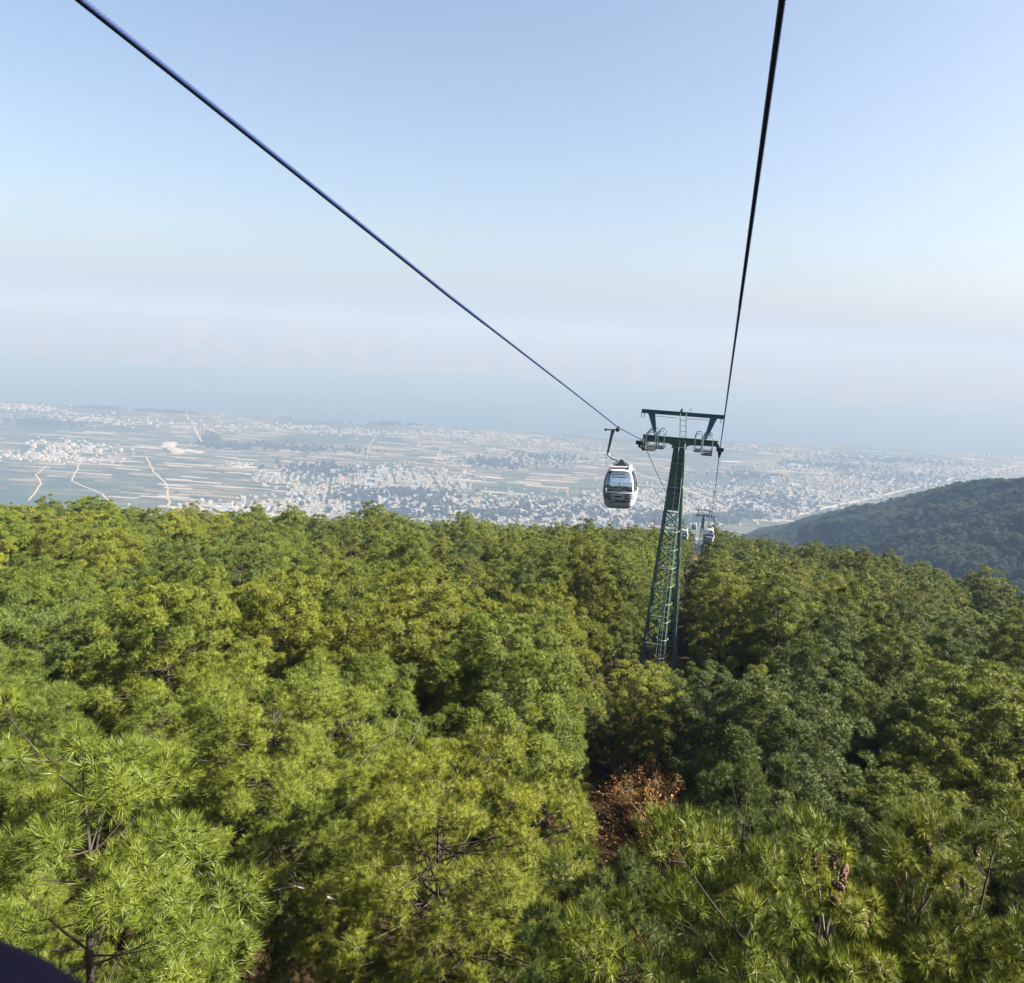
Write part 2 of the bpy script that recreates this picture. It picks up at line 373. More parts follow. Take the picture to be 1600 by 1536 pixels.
road('dirt_track', [(264, 792), (261, 757), (242, 740), (228, 714)], 8, M_TRACK, 'wide dirt track left of the town, bending halfway up')
road('dirt_track', [(590, 742), (604, 722)], 6, M_TRACK, 'short pale track above the white town')
road('dirt_track', [(682, 720), (688, 702)], 6, M_TRACK, 'short pale track in the green fields mid plain')
road('dirt_track', [(574, 718), (575, 700), (592, 672)], 6, M_TRACK, 'thin pale track from green fields toward the lake')
road('road', [(1000, 742), (1042, 755), (1080, 769), (1120, 783), (1150, 797)], 14, M_ROAD, 'pale straight road running diagonally behind the lift tower')
road('road', [(1240, 806), (1330, 785), (1420, 765), (1500, 745), (1590, 728)], 18, M_ROAD, 'pale highway along the foot of the wooded hill')
road('road', [(315, 690), (300, 660), (290, 648)], 12, M_ROAD, 'thin road crossing the fields toward the lake shore')

# ------------------------------------------------------------------ houses of the valley towns
def house_mat(name, wall, roofc):
    m, nt, p = new_mat(name); g = N(nt, 'ShaderNodeNewGeometry'); sp = N(nt, 'ShaderNodeSeparateXYZ'); nt.links.new(g.outputs['Normal'], sp.inputs[0])
    isr = math_n(nt, 'GREATER_THAN', sp.outputs[2], 0.4)
    n = noise_n(nt, 0.25, 3, 0.6, g.outputs['Position'])
    nt.links.new(mix_n(nt, math_n(nt, 'MULTIPLY', n, 0.35), mix_n(nt, isr, wall, roofc), (0.3, 0.3, 0.3)), p.inputs['Base Color'])
    p.inputs['Roughness'].default_value = 0.8; return m
HM = [house_mat('whitewash_flat', (0.372, 0.372, 0.366), (0.244, 0.244, 0.244)), house_mat('whitewash_tiles', (0.372, 0.372, 0.366), (0.089, 0.095, 0.108)),
      house_mat('cream_render', (0.326, 0.292, 0.244), (0.231, 0.224, 0.209)), house_mat('blue_roof_shed', (0.339, 0.346, 0.352), (0.095, 0.156, 0.244)),
      house_mat('orange_roof', (0.5, 0.42, 0.32), (0.36, 0.19, 0.08))]
def house_mesh(kind, w, l, h):
    b = MB()
    if kind == 'flat':
        b.box(-w / 2, w / 2, -l / 2, l / 2, -3, h); b.box(-w / 2 - .0, -w / 6, -l / 2 - 0.15, l / 5, h - 0.01, h + 2.8)
        b.box(w / 8, w / 3, -l / 2 - 2.2, -l / 2 + .3, -3, h * .45)
    else:
        b.box(-w / 2, w / 2, -l / 2, l / 2, -3, h)
        r_ = w * .28; e = .6
        b.v += [(-w / 2 - e, -l / 2 - e, h + .02), (w / 2 + e, -l / 2 - e, h + .02), (0, -l / 2 - e, h + r_), (-w / 2 - e, l / 2 + e, h + .02), (w / 2 + e, l / 2 + e, h + .02), (0, l / 2 + e, h + r_)]
        q = len(b.v) - 6; b.f += [(q, q + 1, q + 2), (q + 3, q + 5, q + 4), (q + 1, q + 4, q + 5, q + 2), (q + 3, q, q + 2, q + 5), (q, q + 3, q + 4, q + 1)]; b.mi += [0] * 5
        b.box(w * .5 - .1, w * .5 + 3.2, -l * .1, l * .45, -3, h * .6)
    return b
HK = [('flat', 11, 13, 9, 0), ('flat', 13, 11, 7, 0), ('gable', 9, 15, 7, 1), ('gable', 10, 18, 6, 1), ('flat', 12, 16, 12, 2), ('gable', 20, 46, 8, 3), ('flat', 16, 24, 16, 0), ('gable', 10, 14, 6, 4)]
HB = [house_mesh(k, w, l, h) for k, w, l, h, _ in HK]
HME = [b.mesh('house', HM[HK[i][4]]) for i, b in enumerate(HB)]
HNAME = ['white flat roofed house', 'low white flat roofed house', 'white house with dark tiled roof', 'long white house with dark tiled roof', 'cream block with a flat roof', 'long shed with a blue roof', 'tall white block with a flat roof', 'cream house with an orange roof']
CL = [(330, 806, 60, 8, 130, 'at the foot of the slope'), (420, 800, 110, 13, 300, 'at the foot of the slope'), (560, 795, 110, 18, 420, 'at the foot of the slope'), (620, 782, 90, 14, 340, 'in the big town'), (650, 752, 80, 20, 420, 'in the big town'),
      (560, 752, 50, 12, 150, 'in the big town'), (780, 798, 110, 18, 460, 'at the foot of the slope'), (900, 800, 90, 22, 360, 'below the hanging cabin'), (1010, 790, 60, 25, 260, 'behind the lift tower'), (1100, 795, 60, 22, 260, 'beside the lower tower'),
      (1190, 790, 80, 18, 340, 'left of the wooded hill'), (1290, 770, 90, 14, 260, 'above the wooded hill'), (1390, 752, 110, 12, 300, 'above the wooded hill'), (1510, 736, 90, 8, 180, 'above the wooded hill'), (1130, 762, 90, 8, 60, 'behind the lift tower'),
      (60, 715, 80, 6, 130, 'among the fields at far left'), (120, 700, 60, 9, 130, 'among the fields at far left'), (40, 638, 55, 5, 70, 'by the lake'), (160, 656, 100, 7, 90, 'by the lake'), (330, 668, 100, 8, 70, 'by the lake'),
      (450, 668, 60, 5, 50, 'by the lake'), (560, 676, 90, 7, 110, 'by the lake'), (740, 682, 100, 6, 150, 'by the lake'), (840, 697, 110, 6, 90, 'by the lake'), (760, 715, 100, 10, 60, 'on the plain'), (900, 720, 60, 8, 40, 'on the plain'),
      (1180, 702, 80, 5, 60, 'by the lake'), (1330, 712, 90, 5, 80, 'by the lake'), (1540, 712, 60, 4, 70, 'by the lake'), (1240, 730, 80, 6, 60, 'on the plain'), (375, 728, 24, 3, 22, 'among the fields'), (430, 748, 30, 9, 60, 'among the fields'), (490, 768, 40, 11, 110, 'among the fields'), (460, 735, 40, 10, 40, 'among the fields')]
hs = []
for cx, cy, wx, wy, n, where in CL:
    x, y, z, qx, qy = on_plain(cx, cy, wx, wy, int(n * 2.9))
    ca_, sa_ = math.cos(R(12)), math.sin(R(12)); gx = np.round((x * ca_ + y * sa_) / 13); gy = np.round((-x * sa_ + y * ca_) / 17)   # houses stand in rows along lanes
    key = gx * 100003 + gy; _, first = np.unique(key, return_index=True); ok = np.zeros(len(x), bool); ok[first] = True; ok &= (gy % 3 != 0) & (gx % 7 != 0); x0, y0 = x, y
    lx = gx * 13 + rng.normal(0, 1.2, len(x)); ly = gy * 17 + rng.normal(0, 1.5, len(x)); x = lx * ca_ - ly * sa_; y = lx * sa_ + ly * ca_
    x, y, qx, qy = x[ok], y[ok], qx[ok], qy[ok]; z = H(x, y); r_ = np.hypot(x, y)
    ok = (r_ > 2250) & (z < -590) & (r_ < np.interp(np.degrees(np.arctan2(x, y)), SH_AZ, SH_R) - 60)
    hs += [(x[q], y[q], z[q], where, qx[q], qy[q], r_[q]) for q in np.nonzero(ok)[0]]
# rows of streets: snap most houses to a lane grid so that the towns read as built up
ang = R(12)
kinds = rng.choice(len(HK), len(hs), p=[.27, .18, .2, .13, .08, .05, .05, .04])
order = sorted(range(len(hs)), key=lambda i: hs[i][6])
vis = []
for i in order:                              # houses that the forest edge does not hide
    qx, qy = hs[i][4], hs[i][5]
    edge = np.interp(qx, [0, 290, 460, 700, 850, 1000, 1060, 1120, 1180, 1240, 1340, 1500, 1600], [775, 792, 792, 798, 818, 824, 850, 850, 815, 805, 787, 760, 742])
    if qy < edge: vis.append(i)
single = set(vis[:290])
def placed(i):
    a = ang + (rng.integers(0, 2) * math.pi / 2) + rng.normal() * 0.04
    return hs[i][0], hs[i][1], hs[i][2], a, rng.uniform(0.5, 0.95)
SV = {k: ([], []) for k in range(5)}
cnt = {k: 0 for k in range(5)}
for i in range(len(hs)):
    x, y, z, a, sc = placed(i); k = int(kinds[i])
    if i in single:
        o = link('house' if k not in (5,) else 'shed', HME[k]); o.location = (x, y, z); o.rotation_euler = (0, 0, a); o.scale = (sc, sc, sc)
        tag(o, f'distant {HNAME[k]} {hs[i][3]}', 'shed' if k == 5 else 'house', 'houses of the hazy valley towns')
    else:
        b = HB[k]; mi = HK[k][4]; ca, sa = math.cos(a) * sc, math.sin(a) * sc
        vs, fs_ = SV[mi]; n0 = len(vs)
        vs += [(x + ca * vx - sa * vy, y + sa * vx + ca * vy, z + vz * sc) for vx, vy, vz in b.v]
        fs_ += [tuple(n0 + q for q in f_) for f_ in b.f]
allv, allf, allm = [], [], []
for mi, (vs, fs_) in SV.items():
    n0 = len(allv); allv += vs; allf += [tuple(n0 + q for q in f_) for f_ in fs_]; allm += [mi] * len(fs_)
me = bpy.data.meshes.new('distant_houses'); me.from_pydata(allv, [], allf)
for q in HM: me.materials.append(q)
me.polygons.foreach_set('material_index', allm); me.update()
tag(link('distant_houses', me), 'hazy mass of small white houses across the valley towns', 'houses', kind='stuff')
# glasshouses, a bright patch in the fields
M_POLY = worn_paint('white_film', (0.296, 0.296, 0.296), (0.245, 0.245, 0.250), 0.6, 0, 0.1)
def glasshouse(px, py, w, l, rz, label):
    P = ground_at(px, py); b = MB(); n = 8
    poly = [(-w / 2, -1)] + [(-w / 2 + w * k / n, 3 + math.sin(math.pi * k / n) * 4) for k in range(n + 1)] + [(w / 2, -1)]
    b.prism(poly, -l / 2, l / 2)
    for k in range(6): b.box(-w / 2 - .3, w / 2 + .3, -l / 2 + l * k / 5 - .4, -l / 2 + l * k / 5 + .4, -1, 2.5)
    o = b.build('glasshouse', M_POLY); o.location = P; o.rotation_euler = (0, 0, rz); tag(o, label, 'glasshouse', 'white glasshouses in the fields')
glasshouse(264, 696, 70, 190, R(20), 'broad white glasshouse, leftmost of the bright group in the fields')
glasshouse(275, 705, 60, 170, R(35), 'white glasshouse, second from left in the bright group')
glasshouse(291, 705, 50, 120, R(70), 'white glasshouse, third from left in the bright group')
glasshouse(302, 706, 40, 130, R(55), 'white glasshouse, rightmost of the bright group in the fields')
glasshouse(382, 731, 26, 110, R(95), 'long white hall beside the small village in the fields')
glasshouse(1140, 722, 30, 120, R(95), 'long white hall on the plain right of the lift tower')
glasshouse(965, 775, 34, 110, R(95), 'long white hall just behind the hanging cabin')
glasshouse(730, 801, 34, 90, R(95), 'white roofed hall close above the forest edge mid picture')

# ------------------------------------------------------------------ instanced masses (nobody could count these)
def scatter(name, P, rot, scl, idx, col, coll, label, cat):
    me = bpy.data.meshes.new(name); me.vertices.add(len(P)); me.vertices.foreach_set('co', np.asarray(P, np.float32).ravel())
    a = me.attributes.new('rot', 'FLOAT_VECTOR', 'POINT'); a.data.foreach_set('vector', np.asarray(rot, np.float32).ravel())
    a = me.attributes.new('scl', 'FLOAT_VECTOR', 'POINT'); a.data.foreach_set('vector', np.asarray(scl, np.float32).ravel())
    a = me.attributes.new('col', 'FLOAT_VECTOR', 'POINT'); a.data.foreach_set('vector', np.asarray(col, np.float32).ravel())
    a = me.attributes.new('idx', 'INT', 'POINT'); a.data.foreach_set('value', np.asarray(idx, np.int32))
    me.update(); o = link(name, me)
    g = bpy.data.node_groups.new(name, 'GeometryNodeTree')
    g.interface.new_socket('Geometry', in_out='INPUT', socket_type='NodeSocketGeometry'); g.interface.new_socket('Geometry', in_out='OUTPUT', socket_type='NodeSocketGeometry')
    gi = g.nodes.new('NodeGroupInput'); go = g.nodes.new('NodeGroupOutput')
    ci = g.nodes.new('GeometryNodeCollectionInfo'); ci.inputs['Collection'].default_value = coll
    ci.inputs['Separate Children'].default_value = True; ci.inputs['Reset Children'].default_value = True
    ip = g.nodes.new('GeometryNodeInstanceOnPoints'); ip.inputs['Pick Instance'].default_value = True
    def na_(n, t):
        q = g.nodes.new('GeometryNodeInputNamedAttribute'); q.data_type = t; q.inputs['Name'].default_value = n; return q.outputs['Attribute']
    g.links.new(gi.outputs[0], ip.inputs['Points']); g.links.new(ci.outputs[0], ip.inputs['Instance'])
    e2r = g.nodes.new('FunctionNodeEulerToRotation'); g.links.new(na_('rot', 'FLOAT_VECTOR'), e2r.inputs[0])
    g.links.new(na_('idx', 'INT'), ip.inputs['Instance Index']); g.links.new(e2r.outputs[0], ip.inputs['Rotation']); g.links.new(na_('scl', 'FLOAT_VECTOR'), ip.inputs['Scale'])
    g.links.new(ip.outputs[0], go.inputs[0])
    md = o.modifiers.new('scatter', 'NODES'); md.node_group = g
    return tag(o, label, cat, kind='stuff')

# ------------------------------------------------------------------ pines
def unit(v): return v / np.maximum(np.linalg.norm(v, axis=-1, keepdims=True), 1e-9)
def pine_skeleton(g, h, Rc, crown0=0.22, lobes=1.0):
    """trunk polyline, limbs and the places and axes of the needle bursts of one pine: foliage sits in rounded pads at the limb ends"""
    n = 9; zz = np.linspace(0, h, n); bend = np.cumsum(g.normal(0, 0.05, (n, 2)), 0) * (zz / h)[:, None]
    trunk = np.c_[bend, zz]
    tp = lambda z: np.array([np.interp(z, zz, trunk[:, 0]), np.interp(z, zz, trunk[:, 1]), z])
    limbs = []; TP = []; TA = []; TC = []; TN = []
    lop = g.uniform(0, 6.28); lopa = g.uniform(0.05, 0.28)
    def pad(c, out, r_, k):
        d = unit(g.normal(size=(k * 2, 3)) + unit(out) * .55 + np.array([0, 0, .55])); d = d[(d @ unit(out * .6 + np.array([0, 0, .8]))) > -.35][:k]
        P = c + d * (r_ * np.array([1, 1, .72])) * g.uniform(.72, 1.12, (len(d), 1)); tone = g.beta(2, 2)
        TP.extend(P); TA.extend(unit(d + np.array([0, 0, .35]) + g.normal(0, .18, (len(d), 3)))); TC.extend([tone] * len(d)); TN.extend(unit(d + unit(out) * .25))
    z = crown0 * h; k_ = 0
    while z < h * .97:
        u = (z - crown0 * h) / (h * (1 - crown0)); prof = (0.62 + 0.38 * min(u / 0.25, 1)) * max(1 - u ** 2.3, 0) ** 0.55
        R_ = Rc * prof; nb = max(3, int(round(6.283 * max(R_, .35) / .92 * lobes))); a0 = g.uniform(0, 6.28)
        for b in range(nb):
            az = a0 + (b + g.uniform(-.3, .3)) * 6.283 / nb; L = R_ * g.uniform(.5, 1.2) * (1 + lopa * math.cos(az - lop)); zt = z + g.normal() * .28
            r_ = g.uniform(.20, .42) * (1 if R_ > .8 else .75); out = np.array([math.cos(az), math.sin(az), .15 + .6 * u])
            c = tp(min(zt, h * .98)) + np.array([math.cos(az) * L, math.sin(az) * L, L * (.06 + .42 * u)])
            st_ = tp(max(zt - .1, .5)); mid = st_ + (c - st_) * .55 - np.array([0, 0, .05 * L]); limbs.append((np.array([st_, st_ + (mid - st_) * .5 - [0, 0, .02], mid, mid + (c - mid) * .5, c]), .005 + .0055 * L))
            pad(c, out, r_, int(270 * r_ ** 1.6 * lobes) + 7)
            for w in range(3):
                e = c + unit(out + g.normal(0, .7, 3)) * r_ * .8; limbs.append((np.array([c - (c - mid) * .3, (c + e) / 2, e]), .004))
            if L > 1.1 and g.uniform() < .85:                           # an inner pad on the same limb
                ci = mid + g.normal(0, .12, 3) + [0, 0, .12]; pad(ci, out * [.4, .4, 1] + np.array([0, 0, .4]), r_ * .8, int(70 * r_ ** 1.4 * lobes) + 4)
        z += g.uniform(.38, .56)
    top = tp(h); pad(top - [0, 0, .25], np.array([0, 0, 1.0]), .34, 26); pad(top, np.array([0, 0, 1.0]), .14, 8)
    return trunk, limbs, np.array(TP), np.array(TA), np.array(TC), np.array(TN)
def needle_mesh(name, g, TP, TA, TC, TN, n, ln, wd, spread=0.9):
    m_ = len(TP); P = np.repeat(TP, n, 0); A_ = np.repeat(TA, n, 0)
    d = unit(A_ * 0.62 + unit(g.normal(size=(m_ * n, 3))) * spread)
    b = P - A_ * (g.uniform(0, 1, (m_ * n, 1)) * ln * 0.35); L = ln * g.uniform(.7, 1.2, (m_ * n, 1))
    s = unit(np.cross(d, unit(np.repeat(TN, n, 0) + g.normal(0, .22, (m_ * n, 3))))) * wd * 0.5   # the sprays lie flat to the pad's surface
    tip = b + d * L
    V = np.stack([b - s, b + s, tip], 1).reshape(-1, 3)
    me = np_mesh(name, V, np.arange(len(V)).reshape(-1, 3), M_NEEDLE)
    tint = np.repeat(np.clip(.6 * TC + .4 * g.uniform(0, 1, m_), 0, 1), n * 3)
    a = me.attributes.new('tint', 'FLOAT', 'POINT'); a.data.foreach_set('value', tint.astype(np.float32))
    return me
def wood_mesh(name, trunk, limbs, r0, lod):
    b = MB(); n = len(trunk)
    b.tube(trunk, [r0 * (1 - k / (n - 1)) ** 1.15 + .006 for k in range(n)], 8 if lod == 0 else 5)
    for pts, rd in limbs:
        if lod == 2 and len(pts) < 5: continue
        if lod == 1 and len(pts) < 5: continue
        q = len(pts); b.tube(pts, [rd * (1 - .75 * k / (q - 1)) for k in range(q)], 4 if lod == 0 else 3, cap=False)
    return b.mesh(name, M_BARK, True)
NV = 10
LOD = [dict(n=38, ln=.124, wd=.0062), dict(n=19, ln=.145, wd=.0135), dict(n=11, ln=.19, wd=.032)]
PINES = []                                    # [variant][lod] -> (wood mesh, crown mesh)
VAR = []
for v in range(NV):
    g = np.random.default_rng(100 + v); h = [8.4, 7.6, 9.0, 8.0, 7.0, 8.6, 7.8, 8.3, 7.9, 8.6][v]; Rc = [1.75, 1.95, 1.6, 1.7, 1.85, 2.05, 1.5, 2.8, 3.0, 2.6][v]
    trunk, limbs, TP, TA, TC, TN = pine_skeleton(g, h, Rc, lobes=1.2 if v >= 7 else 1.0)
    VAR.append((h, Rc)); row = []
    for lod, L in enumerate(LOD):
        keep = np.ones(len(TP), bool)
        if lod == 2: keep = g.uniform(size=len(TP)) < .62
        row.append((wood_mesh('trunk', trunk, limbs, .13, lod), needle_mesh('crown', g, TP[keep], TA[keep], TC[keep], TN[keep], **L)))
    PINES.append(row)
# far-hill pines: whole small trees, only a few pixels each
FAR = []
for v in range(3):
    g = np.random.default_rng(300 + v); trunk, limbs, TP, TA, TC, TN = pine_skeleton(g, 9, 2.6, 0.15, .7)
    keep = g.uniform(size=len(TP)) < .4
    FAR.append(needle_mesh('far_crown', g, TP[keep], TA[keep], TC[keep], TN[keep], n=5, ln=.5, wd=.2)); FAR[-1].materials[0] = M_NEEDLE_I
TONES = {'yellow-green': (0.142, 0.156, 0.015), 'bright green': (0.120, 0.145, 0.016), 'mid green': (0.100, 0.129, 0.016), 'deep green': (0.070, 0.098, 0.016), 'blue-green': (0.074, 0.104, 0.021), 'dull olive': (0.116, 0.126, 0.019)}
def cone_mesh():
    b = MB(); pts = [(0, 0, -.13), (0, 0, -.11), (0, 0, -.06), (0, 0, -.01), (0, 0, .02)]; b.tube(pts, [.008, .024, .033, .026, .008], 7)
    for k in range(26):
        q = k / 26; a = k * 2.4; rr = .034 * math.sin(math.pi * (0.15 + .8 * q)) ; zc = -.12 + .13 * q
        c = Vector((math.cos(a), math.sin(a), 0)); o_ = c * rr; s_ = Vector((-math.sin(a), math.cos(a), 0)) * .012
        p0 = Vector((0, 0, zc + .012)) + o_ * .6; p1 = Vector((0, 0, zc - .006)) + c * (rr + .012)
        n0 = len(b.v); b.v += [tuple(p0 - s_), tuple(p0 + s_), tuple(p1 + s_ * .6), tuple(p1 - s_ * .6)]; b.f.append((n0, n0 + 1, n0 + 2, n0 + 3)); b.mi.append(0)
    return b.mesh('pine_cone', M_CONE)
CONE = cone_mesh()
def dead_mesh(seed):
    g = np.random.default_rng(seed); b = MB(); p = np.zeros(3); d = np.array([1, 0, .25]); pts = [p]
    for k in range(7): d = unit(d + g.normal(0, .16, 3)); p = p + d * .2; pts.append(p)
    b.tube(pts, [.018 * (1 - .8 * k / 7) + .003 for k in range(8)], 5)
    for k in (2, 3, 4, 5, 6):
        q = pts[k]; e = unit(d + g.normal(0, .8, 3)); b.tube([q, q + e * .22, q + unit(e + g.normal(0, .3, 3)) * .48], [.008, .005, .002], 4)
    return b.mesh('dead_branch', M_DEAD)
DEADB = [dead_mesh(k) for k in range(4)]

TOWER_S, TOWER_T = 46.0, -2.22
pos = []
sp_ = 3.25; srow = 0
g = np.random.default_rng(21)
for s in np.arange(-22, 262, sp_ * .87):
    srow += 1
    for t in np.arange(-235, 75, sp_):
        ss = s + g.uniform(-1, 1) * .95; tt = t + (srow % 2) * sp_ / 2 + g.uniform(-1, 1) * .95
        u = g.uniform(); v = int(g.integers(7)); rz = g.uniform(0, 6.28); sc = g.uniform(.66, 1.06) if g.uniform() < .88 else g.uniform(1.04, 1.2); uu = g.uniform(); fat = g.uniform(.9, 1.15)
        x, y = ss * U[0] + tt * T[0], ss * U[1] + tt * T[1]
        d = math.hypot(x, y); az = math.degrees(math.atan2(x, y))
        if d > 262 or (d > 45 and not -47 < az < 47): continue
        if s > 60 and (tt < -8 and ss > 172 + .86 * (tt + 8) + 45): continue
        lane_l, lane_r = (-4.7, 2.8) if ss < 16 else (-4.5, 1.7) if ss < 34 else (-4.1, 1.4) if ss < 60 else ((-3.3, -0.7) if ss < 105 else (-4.4, 0.6) if ss < 198 else (-8.5, 3.2))
        if lane_l < tt < lane_r: continue
        if math.hypot(ss - TOWER_S, tt - TOWER_T) < 3.2 or (22 < ss < 46 and -6.6 < tt < 2.8): continue
        if u < .04: continue
        if d < 36 and uu * 7 % 1 < .8:
            v = 7 + int(uu * 97) % 3; sc = .80 + (min(sc, 1.15) - .66) * .6
        if v >= 7 and -6.2 < tt < 4.2: v -= 7
        if d < 36 and any(math.hypot(x - q[0], y - q[1]) < 3.5 for q in pos if q[8] < 40): continue
        sc *= 1 + .17 * math.exp(-(d / 15) ** 2)
        pos.append([x, y, 0.0, v, rz, sc, uu, fat, d])
for _ in range(800):                          # saplings in the gaps between the big crowns
    ss, tt = g.uniform(3, 36), g.uniform(-26, 16); x, y = ss * U[0] + tt * T[0], ss * U[1] + tt * T[1]; d = math.hypot(x, y)
    if -4.4 < tt < 2.2 or d > 36 or any(math.hypot(x - q[0], y - q[1]) < 1.75 for q in pos if q[8] < 40): continue
    pos.append([x, y, 0.0, int(g.integers(7)), g.uniform(0, 6.28), g.uniform(.5, .74), g.uniform(), 1.25, d])
_xy = np.array([q[:2] for q in pos]); _z = H(_xy[:, 0], _xy[:, 1])
for q, z_ in zip(pos, _z): q[2] = float(z_) - .1
# hollows in the canopy and pines picked out in the photograph: (top pixel, distance, variant, scale of width, tone, label, cones, dead branches)
HOLLOW = [(1335, 1190, 17, 4.3), (1310, 1255, 13.5, 3.6), (340, 1265, 13, 1.6), (1120, 985, 42, 3.5), (1400, 1010, 33, 3.5), (700, 960, 38, 3.2), (850, 1120, 24, 2.6)]
FEAT = [(1300, 1400, 10.0, 2, .95, 'yellow-green', 'cone-bearing yellow-green pine with bare forked leader, bottom right', 7, 0),
        (1430, 1375, 11.0, 6, 1.0, 'yellow-green', 'slim cone-bearing pine right of the bare forked leader pine', 3, 0),
        (1560, 1290, 11.0, 0, .95, 'bright green', 'dense pine with cones cut by the right edge near the bottom', 3, 1),
        (1195, 1410, 9.4, 4, .5, 'bright green', 'small pine with pale upright shoots right of the dark lane', 1, 0),
        (1048, 1052, 41.0, 4, .7, 'bright green', 'small pine hiding the foot of the green lift tower', 0, 0),
        (1112, 1045, 37.0, 1, .9, 'blue-green', 'blue-green pine just right of the lift tower foot', 0, 0),
        (1000, 1040, 39.0, 1, .9, 'yellow-green', 'yellow-green pine just left of the lift tower foot', 0, 0),
        (1215, 1075, 26.0, 9, 1.0, 'blue-green', 'broad pale green pine with two bare branches right of tower foot', 0, 2),
        (430, 1068, 20.0, 8, 1.05, 'bright green', 'large dome-topped pine with bare pale branches left of centre', 1, 3),
        (690, 1200, 15.5, 7, 1.0, 'yellow-green', 'yellow-green pine with a forked dead twig mid picture', 0, 2),
        (1175, 1190, 17.0, 3, .75, 'blue-green', 'blue-green pine on the right bank of the orange shrubs', 1, 0),
        (945, 1365, 12.5, 1, .62, 'blue-green', 'blue-green pine in front of the orange shrubs, left of the dark lane', 0, 0)]
fpos = []
for q in FEAT:
    P = at(q[0], q[1], q[2]); gz = Hp(P[0], P[1]); h = P[2] - gz
    fpos.append((P, gz, h, q))
def near_feat(x, y):
    for P, gz, h, q in fpos:
        if math.hypot(x - P[0], y - P[1]) < (2.0 if q[3] < 7 else 3.2): return True
    for hx, hy, hd, hr in HOLLOW:
        P = at(hx, hy, hd)
        if math.hypot(x - P[0], y - P[1]) < hr: return True
    return False
pos = [q for q in pos if not near_feat(q[0], q[1])]
inview, rest = [], []
for q in pos:
    hh = VAR[q[3]][0] * q[5]; c = np.array([q[0], q[1], q[2] + hh * .7]); X_, Y_, Z_ = proj(c); rp = F * 2.2 / max(Z_, .1)
    ok = Z_ > 2 and -rp * 1.1 < X_ < 1600 + rp * 1.1 and Y_ < 1536 + rp * 1.5
    if q[8] < 4.5: continue
    (inview if ok else rest).append((q, X_, Y_))
inview.sort(key=lambda e: e[0][8])
NSINGLE = 300 - len(FEAT)
single_p, rest = inview[:NSINGLE], rest + inview[NSINGLE:]
def tone_for(u, x, y):
    k = u + .35 * float(fbm(np.array([x]), np.array([y]), 26, 2, 1)[0])
    for lim, nme in ((.10, 'deep green'), (.18, 'blue-green'), (.42, 'mid green'), (.70, 'bright green'), (.78, 'dull olive')):
        if k < lim: return nme
    return 'yellow-green'
def lod_for(d): return 0 if d < 24 else (1 if d < 75 else 2)
def make_pine(x, y, z, v, rz, sxy, sz, tone, lod, cones=0, dead=0, seed=0):
    t = empty('pine_tree', (x, y, z), rz); t.scale = (sxy, sxy, sz)
    w, c = PINES[v][lod]
    link('trunk', w, t); co = link('crown', c, t); co.color = TONES[tone] + (1,)
    g = np.random.default_rng(seed + 5000); h, Rc = VAR[v]
    for k in range(cones):
        o = link('pine_cone', CONE, t); a = g.uniform(0, 6.28); q = g.uniform(.72, .97); rr = Rc * .75 * max(1 - ((q - .22) / .78) ** 2.1, 0.02) ** .62
        o.location = (math.cos(a) * rr, math.sin(a) * rr, h * q); o.rotation_euler = (g.uniform(-.5, .5), g.uniform(-.5, .5), a); o.scale = (1.25, 1.25, 1.35)
    for k in range(dead):
        o = link('dead_branch', DEADB[int(g.integers(4))], t); a = g.uniform(0, 6.28); q = g.uniform(.5, .8); rr = Rc * .62
        o.location = (math.cos(a) * rr, math.sin(a) * rr, h * q); o.rotation_euler = (g.uniform(-.3, .3), g.uniform(-.6, 0), a)
    return t
ORD = lambda n: f"{n}{'th' if 10 <= n % 100 <= 20 else {1: 'st', 2: 'nd', 3: 'rd'}.get(n % 10, 'th')}"
ROWS = ['front', 'second', 'third', 'fourth', 'fifth', 'sixth', 'seventh', 'eighth', 'ninth', 'tenth', 'eleventh', 'twelfth', 'thirteenth', 'fourteenth', 'fifteenth', 'sixteenth', 'seventeenth', 'eighteenth', 'nineteenth', 'twentieth']
i = 0; r_ = 0
while i < len(single_p):
    n = 9 + r_ * 2; chunk = sorted(single_p[i:i + n], key=lambda e: e[1]); i += n
    for k, (q, X_, Y_) in enumerate(chunk):
        x, y, z, v, rz, sc, uu, fat, d = q; tone = tone_for(uu, x, y)
        g = np.random.default_rng(int(d * 1000)); cn = int(g.integers(0, 4)) if d < 16 else 0; dn = 1 if (d < 30 and g.uniform() < .3) else 0
        t = make_pine(x, y, z, v, rz, sc * fat, sc, tone, lod_for(d), cn, dn, int(d * 1000))
        sizew = 'tall' if VAR[v][0] * sc > 9 else ('short' if VAR[v][0] * sc < 7 else 'mid-sized')
        tag(t, f'{sizew} {tone} pine, {ORD(k + 1)} from left in the {ROWS[r_]} row of the forest', 'pine tree', 'pines of the forest on the slope')
    r_ += 1
